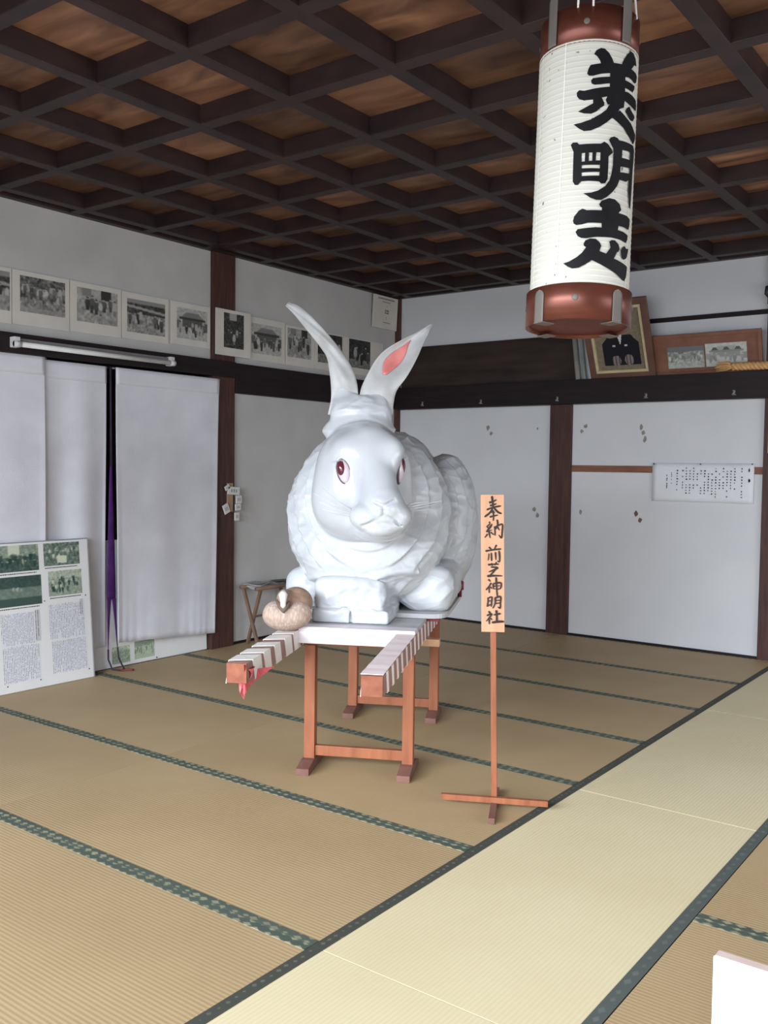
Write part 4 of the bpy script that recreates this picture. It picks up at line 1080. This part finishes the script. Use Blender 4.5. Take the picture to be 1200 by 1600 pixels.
# ------------------------------------------------------------------ left wall: curtains, sash, lamp, boards, photographs
def curtain(name, label, y0, y1, z0, z1, x, seed, folds, depth=0.012, zb=None, gather=0.0, taper=0.0):
    t = thing(name, label, 'curtain', (0, 0, 0), 0, 'white cloth curtains')
    rs = np.random.RandomState(seed); fr = rs.uniform(0.6, 1.4, 6) * folds; ph = rs.uniform(0, 6.28, 6)
    def f(i, j):
        y = y0 + (y1 - y0) * i - taper * i * j; zlow = z0 if zb is None else z0 + (zb - z0) * i
        z = z1 + (zlow - z1) * j
        a = depth * (0.12 + 0.88 * j ** 0.8)
        w = sum(math.sin(fr[k] * i * 6.28 + ph[k]) for k in range(4)) / 2.2
        e = max(0, 1 - min(i, 1 - i) / 0.05)
        y += 0.012 * math.sin(j * 3 + seed) * j + gather * j * (i - 0.5) * -0.1
        return Vector((x + a * w + 0.0011 * j ** 10 * math.sin(66 * i + 5 * math.sin(7 * i)) + 0.006 * math.sin(6 * j + seed) * j + 0.008 * e * j, y, z))
    MB().sheet(f, 110, 40).build('cloth', M_curtain, t, smooth=True, solid=0.0015)
    MB().sheet(lambda i, j: f(i, j * 0.06) + Vector((0.003, 0, 0)), 30, 4).build('top_hem', M_curtain, t, smooth=True, solid=0.0012)
    zr = z1 - 0.006
    MB().tube([(x - 0.012, y0 - 0.02, zr), (x - 0.012, y1 + 0.02, zr)], 0.006, 8).build('curtain_rod', M_fixture, t, smooth=True)
    return t
curtain('curtain', 'leftmost white curtain, overlapping the one beside it', -4.75, -3.895, 0.16, 2.118, 0.020, 1, 2.2)
curtain('curtain', 'middle white curtain, just left of the purple sash', -3.91, -3.405, 0.16, 2.104, 0.000, 2, 1.6)
curtain('curtain', 'right-hand white curtain, between the purple sash and the dark post', -3.362, -2.398, 0.185, 2.10, 0.046, 5, 1.7, 0.008, 0.13, taper=0.045)
# purple sash hanging in the gap, dividing into two tails near the floor
sash = thing('purple_sash', 'narrow purple cloth sash hanging in the gap between two white curtains', 'sash', (0.026, -0.046, 0.0))
b = MB()
def sash_w(z): return 0.009 + 0.027 * max(0, min(1, (1.42 - z) / 0.85)) ** 0.8
b.sheet(lambda i, j: Vector((0.004 + 0.006 * math.cos(3 * (i - .5)), -3.345 + sash_w(1.42 - 0.92 * j) * (2 * i - 1), 1.42 - 0.92 * j)), 6, 30)
cl = b.build('cloth', M_purple, sash, smooth=True, solid=0.0015)
for s in (-1, 1):
    b = MB()
    def tail(i, j, s=s):
        z = 0.501 - 0.36 * j; w = 0.018 * (1 - 0.85 * j ** 0.7); c0 = -3.345 + s * (0.036 - w)
        return Vector((0.008 + 0.014 * j, c0 + s * (0.006 * j) + w * (2 * i - 1) * 1.0, z))
    b.sheet(tail, 4, 16); b.build('sash_tail', M_purple, sash, smooth=True, solid=0.0015)
M_sash_cord = plain('dark_purple_cord', (58, 46, 66), 0.8)
for dy in (-0.005, 0.006):
    MB().tube([(0.004, -3.347 + dy * 0.6, 2.10), (0.004, -3.345 + dy * 0.5, 1.75), (0.006, -3.345 + dy, 1.40)], 0.0035, 6).build('hanging_strand', M_sash_cord, sash, smooth=True)
MB().tube([(0.024, -3.385, 0.15), (0.026, -3.385, 0.08), (0.05, -3.37, 0.012), (0.10, -3.34, 0.008), (0.09, -3.30, 0.010), (0.045, -3.285, 0.03), (0.026, -3.298, 0.08), (0.024, -3.306, 0.15)], 0.006, 8).build('trailing_cord', M_sash_cord, sash, smooth=True)
MB().tube([(0.10, -3.34, 0.008), (0.13, -3.28, 0.007), (0.15, -3.27, 0.007)], [0.006, 0.007, 0.009], 8).build('cord_end', M_red_wood, sash, smooth=True)

lamp = thing('fluorescent_lamp', 'unlit long fluorescent tube lamp fixed to the dark beam above the curtains', 'lamp', (0.045, -3.53, 2.17))
MB().box((0.0, -0.60, 0.005), (0.035, 0.60, 0.04), 0.003).build('fixture_body', M_fixture, lamp)
MB().tube([(0.052, -0.58, 0.0), (0.052, 0.60, 0.0)], 0.0165, 16).build('tube', M_tube, lamp, smooth=True)
for y in (-0.605, 0.625):
    MB().tube([(0.052, y - 0.02, 0.0), (0.052, y + 0.02, 0.0)], 0.020, 14).build('end_cap', M_slip, lamp, smooth=True)
    MB().box((0.0, y - 0.02, -0.02), (0.055, y + 0.02, 0.045), 0.004).build('tube_holder', M_slip, lamp)

def photo_card(label, y0, y1, z0, z1, py0, py1, pz0, pz1, kind, seed, x=0.003):
    t = thing('photograph_card', label, 'photograph', (x, 0, 0), 0, 'old photographs along the left wall')
    MB().box((0, y0, z0), (0.006, y1, z1), 0.001).build('card', M_mount, t)
    w, h = py1 - py0, pz1 - pz0
    nx = 72; ny = max(24, int(nx * h / w))
    picture('print', scene_photo(kind, seed, nx, ny), (0.0066, py0, pz1), (0, w, 0), (0, 0, -h), t)
photo_card('cream card cut by the left edge of the picture, with a grey photograph', -4.62, -4.118, 2.30, 2.645, -4.52, -4.13, 2.38, 2.62, 'court', 4)
photo_card('cream card with a wide crowd photograph, second from the left', -4.113, -3.702, 2.305, 2.645, -4.06, -3.735, 2.39, 2.615, 'crowd', 5)
photo_card('cream card showing standing figures before a dark doorway, above the lamp', -3.697, -3.287, 2.31, 2.645, -3.645, -3.318, 2.385, 2.61, 'figures', 6)
photo_card('cream card with a courtyard procession, third from the dark post on its left', -3.282, -2.868, 2.315, 2.64, -3.238, -2.90, 2.365, 2.597, 'court', 7)
photo_card('cream card with a pale temple group photograph, just left of the dark post', -2.846, -2.458, 2.325, 2.64, -2.79, -2.49, 2.375, 2.60, 'temple', 8)
photo_card('cream card with a tall dark upright photograph, pinned across the dark post', -2.43, -2.052, 2.29, 2.645, -2.345, -2.13, 2.352, 2.62, 'tall', 9, 0.032)
photo_card('cream card with a temple gate and group, first right of the post', -2.040, -1.62, 2.287, 2.635, -2.015, -1.665, 2.345, 2.585, 'temple', 10)
photo_card('cream card left of the rabbit ear, with figures under a dark roof', -1.612, -1.245, 2.287, 2.62, -1.590, -1.288, 2.358, 2.60, 'figures', 11)
photo_card('cream card partly hidden behind the left rabbit ear', -1.240, -0.850, 2.287, 2.618, -1.20, -0.865, 2.35, 2.606, 'night', 12)
photo_card('cream card with a dark photograph, seen between the two rabbit ears', -0.845, -0.25, 2.287, 2.615, -0.765, -0.448, 2.348, 2.606, 'night', 13)

# certificate leaning out from the wall near the corner
cert = thing('certificate_board', 'cream certificate with small print hung under the ceiling near the corner', 'certificate', matrix=Matrix.Translation((0.012, -0.24, 2.755)) @ Matrix.Rotation(math.radians(3.0), 4, 'Y'))
MB().box((0, -0.195, 0), (0.012, 0.185, 0.305), 0.001).build('panel', M_mount, cert)
b = MB()
def dash(b, x, y0, y1, z0, z1): b.box((x, y0, z0), (x + 0.0006, y1, z1))
for k in range(13): dash(b, 0.0122, -0.13 + k * 0.020, -0.13 + k * 0.020 + 0.016, 0.272, 0.285)
for k in range(9): dash(b, 0.0122, -0.06 + k * 0.014, -0.06 + k * 0.014 + 0.010, 0.246, 0.254)
for y in (-0.018, 0.006, 0.026):
    for z in (0.172, 0.15): dash(b, 0.0122, y, y + 0.016, z - 0.008, z + 0.008)
for z in (0.205, 0.105, 0.09): dash(b, 0.0122, 0.004, 0.012, z, z + 0.008)
for k in range(7): dash(b, 0.0122, -0.035 + k * 0.016, -0.035 + k * 0.016 + 0.012, 0.055, 0.063)
b.build('small_print', plain('faded_print', (118, 112, 104), 0.8), cert)

# display board with four colour photographs and sheets of text
bd = thing('display_board', 'white display board with four colour photographs and text sheets leaning on the curtains', 'display board', matrix=Matrix.Translation((0.116, -3.598, 0.0)) @ Matrix.Rotation(math.radians(-4.6), 4, 'Y'))
MB().box((-0.006, -0.79, 0.0), (0.006, 0.0, 0.932), 0.004).build('board', M_board_white, bd)
MB().box((-0.008, -0.79, 0.932), (0.008, 0.0, 0.938), 0.001).build('edge_trim', M_board_edge, bd)
MB().box((-0.008, 0.0, 0.0), (0.008, 0.006, 0.938), 0.001).build('edge_trim', M_board_edge, bd)
X0 = 0.0068
for nm, (y0, y1, z0, z1) in {'group': (-0.690, -0.372, 0.752, 0.918), 'banner': (-0.335, -0.068, 0.770, 0.918), 'stage': (-0.680, -0.362, 0.535, 0.722), 'seated': (-0.310, -0.060, 0.572, 0.735)}.items():
    picture('colour_photograph', colour_photo(nm, 31 + len(nm)), (X0, y0, z1), (0, y1 - y0, 0), (0, 0, z0 - z1), bd)
    cp = MB(); rs = random.Random(len(nm)); y = y0 + 0.006
    while y < y1 - 0.02:
        wd = rs.uniform(0.004, 0.012); dash(cp, X0 - 0.0004, y, y + wd, z0 - 0.016, z0 - 0.010); y += wd + 0.004
    cp.build('caption', M_ink_sign, bd)
for k, (y0, y1, z0, z1) in enumerate(((-0.655, -0.425, 0.292, 0.492), (-0.650, -0.395, 0.060, 0.286), (-0.315, -0.050, 0.290, 0.520), (-0.305, -0.045, 0.068, 0.282))):
    picture('text_sheet', text_block(50 + k, 66, 60, 22), (X0, y0, z1), (0, y1 - y0, 0), (0, 0, z0 - z1), bd)
for k, (y0, y1, z0, z1) in enumerate(((-0.418, -0.385, 0.300, 0.500), (-0.082, -0.058, 0.43, 0.535))):
    picture('heading', text_block(60 + k, 6, 50, 2, density=0.85) * 0.9, (X0 + 0.0004, y0, z1), (0, y1 - y0, 0), (0, 0, z0 - z1), bd)
for y, z in ((-0.63, 0.045), (-0.035, 0.555), (-0.345, 0.548), (-0.40, 0.05), (-0.035, 0.06)):
    dome('pin', M_black_pin, bd, Matrix.Translation((0.006, y, z)) @ Matrix.Rotation(math.pi / 2, 4, 'Y'), 0.0045, 0.0045, 0.003, 4, 10)

b2 = thing('low_display_board', 'white board behind the right-hand curtain with two small garden photographs at its foot', 'display board', matrix=Matrix.Translation((-0.012, 0, 0.0)) @ Matrix.Rotation(math.radians(-2.2), 4, 'Y'))
MB().box((-0.010, -3.56, 0.0005), (0.0, -2.462, 0.90), 0.002).build('board', M_board_white, b2)
for nm, (y0, y1, z0, z1) in {'garden': (-3.35, -3.195, 0.022, 0.142), 'field': (-3.155, -2.975, 0.028, 0.155)}.items():
    picture('colour_photograph', colour_photo(nm, 41) * 0.62 + np.array((0.30, 0.33, 0.28)), (0.0008, y0, z1), (0, y1 - y0, 0), (0, 0, z0 - z1), b2)
dome('pin', M_black_pin, b2, Matrix.Translation((0.0, -2.955, 0.012)) @ Matrix.Rotation(math.pi / 2, 4, 'Y'), 0.006, 0.006, 0.004, 4, 10)

# paper slips in a wooden strip on the post
tg = thing('fortune_slip_holder', 'tan wooden strip with white paper slips fixed to the dark post', 'paper slips', (0.03, -2.255, 1.0))
MB().box((0.0005, -0.045, 0.07), (0.010, 0.015, 0.295), 0.001).build('wooden_strip', M_tag_wood, tg)
for y, z, w, h, r in ((0.015, 0.235, 0.125, 0.062, -4), (0.070, 0.165, 0.060, 0.062, 2), (0.062, 0.105, 0.058, 0.052, 4), (0.050, 0.030, 0.048, 0.064, 0), (-0.065, 0.095, 0.058, 0.075, 24), (-0.055, 0.262, 0.05, 0.034, 28)):
    Mx = Matrix.Translation((0.012, y, z)) @ Matrix.Rotation(math.radians(r), 4, 'X')
    MB().box((0, -w / 2, -h / 2), (0.010, w / 2, h / 2), 0.0015, Mx).build('paper_slip', M_slip, tg)
    b = MB()
    for k in range(3): b.box((0.0101, -w * 0.25 + k * w * 0.2, -h * 0.2), (0.0105, -w * 0.25 + k * w * 0.2 + w * 0.1, h * 0.2), 0, Mx)
    b.build('slip_print', M_scrap, tg)

# folding stool with papers on it
st = thing('folding_stool', 'brown wooden folding stool standing by the post behind the bird figure', 'stool', (0.02, -2.13, 0.0))
for y, fl in ((0.0, 0), (0.42, 0)):
    MB().beam((0.03, y, 0.455), (0.185, y + 0.012, 0.004), 0.026, 0.022, 0.004).build('leg', M_stool, st)
    MB().beam((0.200, y + 0.024, 0.455), (0.045, y + 0.036, 0.004), 0.026, 0.022, 0.004).build('leg', M_stool, st)
for x in (0.03, 0.20):
    MB().tube([(x, -0.03, 0.462), (x, 0.49, 0.462)], 0.0155, 12).build('seat_rail', M_stool, st, smooth=True)
MB().beam((0.115, 0.0, 0.225), (0.115, 0.45, 0.225), 0.014, 0.014).build('pivot_bar', M_stool, st)
MB().sheet(lambda i, j: Vector((0.03 + 0.17 * i, 0.02 + 0.41 * j, 0.478 - 0.03 * math.sin(math.pi * i))), 10, 4).build('canvas_seat', M_stool_cloth, st, smooth=True, solid=0.002)
for lb, (x, y, r, w, h, dz, sd) in {'folded newspaper draped over the front of the stool seat': (0.085, 0.10, 18, 0.15, 0.20, 0.0, 1), 'dark printed leaflet lying at the back of the stool seat': (0.13, 0.33, -12, 0.12, 0.17, 0.004, 2)}.items():
    npz = thing('newspaper', lb, 'paper', (0.02 + x, -2.13 + y, 0.4835 + dz), math.radians(r), None)
    img = np.full((24, 20, 3), 0.72); rs = np.random.RandomState(sd)
    for q in range(0, 24, 2): img[q, 1:19] = rs.uniform(0.25, 0.8, (18, 1))
    if sd == 2: img *= 0.45
    MB().sheet(lambda i, j: Vector((w * (i - .5), h * (j - .5), 0.010 * math.sin(5 * i + 3 * j) * 0.5)), 8, 8).build('sheet', M_slip if sd == 1 else M_fixture, npz, smooth=True, solid=0.002)
    o = picture('print', img, (-w / 2 * .9, h / 2 * .9, 0.0085), (w * .9, 0, 0), (0, -h * .9, 0), npz)

# ------------------------------------------------------------------ back wall: things on the ledge and the panels
bk = thing('dark_plank', 'long aged dark plank standing on the lintel against the back wall', 'plank', (0, 0, 2.2))
MB().box((0.065, -0.022, 0.0), (1.90, -0.001, 0.392), 0.003).build('plank', M_board_dark, bk)
for k, (x, rr2, mat, h, lean, lb) in enumerate(((1.945, 0.022, M_roll, 0.36, 0.02, 'brownish grey paper roll leaning on the lintel, next to the dark plank'), (2.005, 0.016, M_roll_green, 0.36, 0.015, 'thin greenish paper roll leaning on the lintel beside the portrait'))):
    rl = thing('paper_roll', lb, 'paper roll', (x, -0.055, 2.2), 0, 'paper rolls on the lintel')
    b = MB(); b.tube([(0, 0, 0.001), (-0.05, lean, h)], rr2, 16)
    b.build('roll', mat, rl, smooth=False)
    MB().tube([(0, 0, 0.0), (-0.003, 0.001, 0.012)], rr2 * 1.08, 16).build('end_band', mat, rl, smooth=True)

def framed(name, label, cat, x0, x1, zb, yb, tilt_deg, h, fw, fmat, loc_y=0):
    t = thing(name, label, cat, matrix=Matrix.Translation(((x0 + x1) / 2, yb, zb)) @ Matrix.Rotation(math.radians(tilt_deg), 4, 'X'))
    w = x1 - x0; b = MB()
    return t, w
pt, w = framed('framed_portrait', 'large dark framed portrait of a person in dark clothes tilting out beside the lantern', 'framed picture', 2.075, 2.635, 2.206, -0.055, 25, 0.66, 0.05, M_frame_dark)
h = 0.655
for lo, hi in (((-w / 2, 0, 0), (w / 2, 0.03, 0.045)), ((-w / 2, 0, h - 0.055), (w / 2, 0.03, h)), ((-w / 2, 0, 0.045), (-w / 2 + 0.055, 0.03, h - 0.055)), ((w / 2 - 0.055, 0, 0.045), (w / 2, 0.03, h - 0.055))):
    MB().box((lo[0], -0.03, lo[2]), (hi[0], 0.0, hi[2]), 0.004).build('frame_rail', M_frame_dark, pt)
iw = w / 2 - 0.055; 
for lo, hi in (((-iw, 0.045), (iw, 0.068)), ((-iw, h - 0.078), (iw, h - 0.055)), ((-iw, 0.068), (-iw + 0.022, h - 0.078)), ((iw - 0.022, 0.068), (iw, h - 0.078))):
    MB().box((lo[0], -0.024, lo[1]), (hi[0], -0.003, hi[1]), 0.002).build('gold_moulding', M_gold, pt)
MB().box((-iw, -0.004, 0.045), (iw, 0.0, h - 0.055)).build('backing', M_frame_dark, pt)
ny, nx = 100, 84; Y, Xg = np.mgrid[0:ny, 0:nx]; Y = Y / ny; Xg = Xg / nx
img = np.zeros((ny, nx, 3)); bs = blur(np.random.RandomState(5).rand(ny, nx), 3)[..., None]
img[:] = np.array((0.50, 0.45, 0.38)); img += (bs - 0.5) * 0.2
kim = (np.abs(Xg - 0.52) < 0.22 + 0.16 * np.clip((Y - 0.42) / 0.14, 0, 1)) & (Y > 0.42) & (Y < 0.93)
img[kim] = (0.09, 0.09, 0.13)
img[(((Xg - 0.52) / 0.13) ** 2 + ((Y - 0.27) / 0.13) ** 2) < 1] = (0.66, 0.56, 0.48)
img[((((Xg - 0.52) / 0.14) ** 2 + ((Y - 0.21) / 0.10) ** 2) < 1) & (Y < 0.22)] = (0.12, 0.11, 0.12)
img[(np.abs(Xg - 0.52) < 0.05 * (0.60 - Y) / 0.18) & (Y > 0.40) & (Y < 0.58)] = (0.82, 0.80, 0.78)
for cx in (0.38, 0.63): img[(np.abs(Xg - cx) < 0.025) & (np.abs(Y - 0.60) < 0.02)] = (0.75, 0.74, 0.74)
for cx, cy in ((0.40, 0.85), (0.66, 0.84)):
    e = (((Xg - cx) / 0.09) ** 2 + ((Y - cy) / 0.09) ** 2) < 1; img[e] = (0.52, 0.47, 0.47)
    img[e & ((np.floor(Xg * 40) % 3) == 0)] = (0.30, 0.28, 0.30)
picture('portrait_print', img, (-iw + 0.02, -0.0055, h - 0.078), (2 * iw - 0.04, 0, 0), (0, 0, -(h - 0.146)), pt)

f2 = thing('framed_group_photographs', 'wide brown frame with two pale group photographs side by side on the lintel', 'framed picture', matrix=Matrix.Translation((3.03, -0.02, 2.204)) @ Matrix.Rotation(math.radians(18), 4, 'X'))
W2 = 0.42; H2 = 0.325
for lo, hi in (((-W2, 0), (W2, 0.028)), ((-W2, H2 - 0.028), (W2, H2)), ((-W2, 0.028), (-W2 + 0.028, H2 - 0.028)), ((W2 - 0.028, 0.028), (W2, H2 - 0.028))):
    MB().box((lo[0], -0.026, lo[1]), (hi[0], 0.0, hi[1]), 0.003).build('frame_rail', M_frame_brown, f2)
MB().box((-W2 + 0.028, -0.012, 0.028), (W2 - 0.028, 0.0, H2 - 0.028)).build('brown_mount', M_frame_brown, f2)
im1 = scene_photo('crowd', 71, 64, 40, (0.98, 1.02, 0.94)) * 0.75 + 0.28; im1[:9] = (0.45, 0.46, 0.48)
im2 = scene_photo('temple', 72, 64, 40, (0.98, 1.02, 0.94)) * 0.5 + 0.42
for k, cx in enumerate((0.22, 0.5, 0.78)):
    yy, xx = np.mgrid[0:40, 0:64]; im2[(yy > 6) & (yy < 12) & (np.abs(xx / 64 - cx) < 0.02 * (yy - 5) / 2 + 0.02)] = (0.35, 0.37, 0.36)
picture('group_photograph', im1, (-0.305, -0.0128, 0.225), (0.288, 0, 0), (0, 0, -0.17), f2)
picture('group_photograph', im2, (-0.005, -0.0132, 0.235), (0.312, 0, 0), (0, 0, -0.18), f2)

rope = thing('straw_rope', 'twisted straw rope with a frayed end lying along the top of the lintel', 'rope', (3.14, -0.098, 2.236))
for k in range(3):
    pts = []
    for i in range(80):
        s = i / 79; a = s * 42 + k * 2.094; rr3 = 0.016
        pts.append((0.10 + s * 0.62, rr3 * math.cos(a), 0.004 + rr3 * math.sin(a) - 0.010 * s))
    MB().tube(pts, 0.017, 8).build('strand', M_rope, rope, smooth=True)
b = MB(); rs = random.Random(9)
for k in range(46):
    a = rs.uniform(0, 6.28); q = rs.uniform(0.3, 1)
    b.tube([(0.11, 0.008 * math.cos(a), 0.004 + 0.008 * math.sin(a)), (0.06, 0.040 * q * math.cos(a), 0.010 + 0.036 * q * math.sin(a)), (-0.01 + rs.uniform(-0.02, 0.02), 0.042 * q * math.cos(a), 0.004 + 0.036 * q * math.sin(a))], [0.004, 0.004, 0.002], 5)
fr = b.build('frayed_end', M_rope, rope); fr['kind'] = 'stuff'

nt = thing('notice_paper', 'wide white paper notice with columns of small characters pinned to the back wall', 'notice', (2.6, -0.0135, 1.19))
MB().sheet(lambda i, j: Vector((0.80 * i, -0.003 * math.sin(3.14 * j) - 0.002 * math.sin(9 * i), 0.31 * j)), 20, 8).build('paper', M_notice, nt, smooth=True, solid=0.001)
b = MB(); rs = random.Random(4)
cols = [(0.128, 'm'), (0.168, 's'), (0.215, 't')] + [(0.262 + 0.0305 * k, 'n') for k in range(15)] + [(0.745, 'n'), (0.800, 'h')]
for x, kd in cols:
    x *= 0.95
    if kd == 'm': z, bot, ht, gp, wd = 0.215, 0.085, 0.012, 0.003, 0.009
    elif kd == 's': z, bot, ht, gp, wd = 0.235, 0.14, 0.008, 0.006, 0.008
    elif kd == 'h': z, bot, ht, gp, wd = 0.275, 0.09, 0.026, 0.018, 0.016
    else: z, bot, ht, gp, wd = 0.275 - rs.choice((0, 0.02)), rs.choice((0.03, 0.06, 0.09)), 0.010, 0.012, 0.011
    while z - ht > bot:
        if rs.random() < 0.88: 
            b.box((x, -0.0092, z - ht), (x + wd * rs.uniform(0.5, 1), -0.0088, z - ht * rs.uniform(0, 0.4)))
            if rs.random() < 0.7: b.box((x + wd * 0.2, -0.0092, z - ht * 1.2), (x + wd * 0.5, -0.0088, z))
        z -= ht + gp * (3 if rs.random() < 0.12 else 1)
b.build('characters', M_ink_sign, nt)
for x, z in ((0.012, 0.302), (0.39, 0.302), (0.785, 0.305)):
    dome('pin', M_black_pin, nt, Matrix.Translation((x, -0.004, z)) @ Matrix.Rotation(math.pi / 2, 4, 'X'), 0.006, 0.006, 0.004, 4, 10)

for k, (x, z, lb, shp) in enumerate(((1.055, 1.782, 'small torn scrap on the white panel just right of the rabbit back', 0), (1.543, 1.792, 'tiny scrap high on the panel left of the dark middle post', 1), (1.541, 1.056, 'small grey scrap low on the panel beside the top of the wooden sign', 2),
                                    (1.981, 1.786, 'torn tape scrap at the upper left of the right-hand wall panel', 3), (2.497, 1.768, 'torn tape scrap in the upper middle of the right-hand wall panel', 4), (1.969, 1.073, 'pale green scrap below the brown batten next to the post', 5), (2.483, 1.056, 'brown scrap below and left of the paper notice', 6))):
    t = thing('tape_scrap', lb, 'tape scrap', (x, -0.0005, z), 0, 'scraps left on the wall panels')
    rs = random.Random(20 + k); b = MB()
    for q in range((2, 1, 2, 2, 3, 1, 2)[k]):
        ox, oz = (q - 0.5) * 0.035 * (1 if k != 4 else 0.5), (0.5 - q) * (-0.045 if k == 3 else 0.05)
        if k in (1, 5): ox = oz = 0
        n = 7; sc = 0.012 if k == 1 else 0.022
        poly = [(ox + sc * rs.uniform(0.5, 1.2) * math.cos(a) * 0.8, oz + sc * rs.uniform(0.5, 1.4) * math.sin(a)) for a in [2 * math.pi * i / n for i in range(n)]]
        b.prism(poly, 0.0, 0.002, Matrix(((1, 0, 0, 0), (0, 0, -1, 0), (0, 1, 0, 0), (0, 0, 0, 1))))
    b.build('scrap', M_scrap if k != 6 else M_trestle_foot, t)
for k, (x, lb) in enumerate(((0.376, 'small pale hook on the lintel right behind the rabbit ear'), (1.018, 'small pale hook on the lintel over the left wall panel'), (1.777, 'small pale hook on the lintel above the dark middle post'), (2.563, 'small pale hook on the lintel below the portrait'), (3.256, 'small pale hook on the lintel below the straw rope'))):
    t = thing('lintel_hook', lb, 'hook', (x, -0.1, 2.04), 0, 'hooks along the lintel')
    MB().tube([(-0.012, -0.003, 0.016), (0.010, -0.006, 0.012), (0.012, -0.014, 0.0), (-0.008, -0.012, -0.006), (-0.016, -0.004, -0.016), (0.016, -0.004, -0.016)], 0.003, 6).build('hook', M_hook, t, smooth=True)
    MB().box((-0.006, -0.003, -0.012), (0.006, 0.0, 0.02), 0.001).build('hook_plate', M_hook, t)

# fittings at the right edge of the picture
fx = thing('wall_bracket', 'dark metal bracket on the right-hand post near the ceiling', 'bracket', (3.475, -0.03, 2.70))
MB().box((-0.012, -0.012, 0.0), (0.03, 0.0, 0.17), 0.003).build('back_plate', M_black_pin, fx)
MB().tube([(0.01, -0.01, 0.13), (-0.01, -0.05, 0.12), (-0.012, -0.06, 0.07), (0.008, -0.02, 0.04)], 0.011, 8).build('curl', M_black_pin, fx, smooth=True)
wb = thing('wooden_plaque', 'light wooden plaque on the right-hand post at the picture edge', 'plaque', (3.50, -0.03, 1.58))
MB().box((0.0, -0.016, 0.0), (0.13, 0.0, 0.40), 0.002).build('plaque', M_pale_wood, wb)

# white panel in the right foreground
fg = thing('white_floor_panel', 'blank white panel with a pinkish wood top edge standing upright in the right foreground', 'panel', (4.832, -5.522, 0.0))
MB().box((0.0, 0.0, 0.0), (0.75, 0.004, 0.449), 0.0015).build('white_face', M_fg_white, fg)
MB().box((0.002, 0.004, 0.0), (0.75, 0.030, 0.450), 0.001).build('wood_core', M_fg_edge, fg)
for x in (0.12, 0.60):
    MB().prism([(0.030, 0.0), (0.20, 0.0), (0.030, 0.30)], -0.01, 0.01, Matrix.Translation((x, 0, 0)) @ Matrix(((0, 0, 1, 0), (1, 0, 0, 0), (0, 1, 0, 0), (0, 0, 0, 1)))).build('support_foot', M_fg_edge, fg)
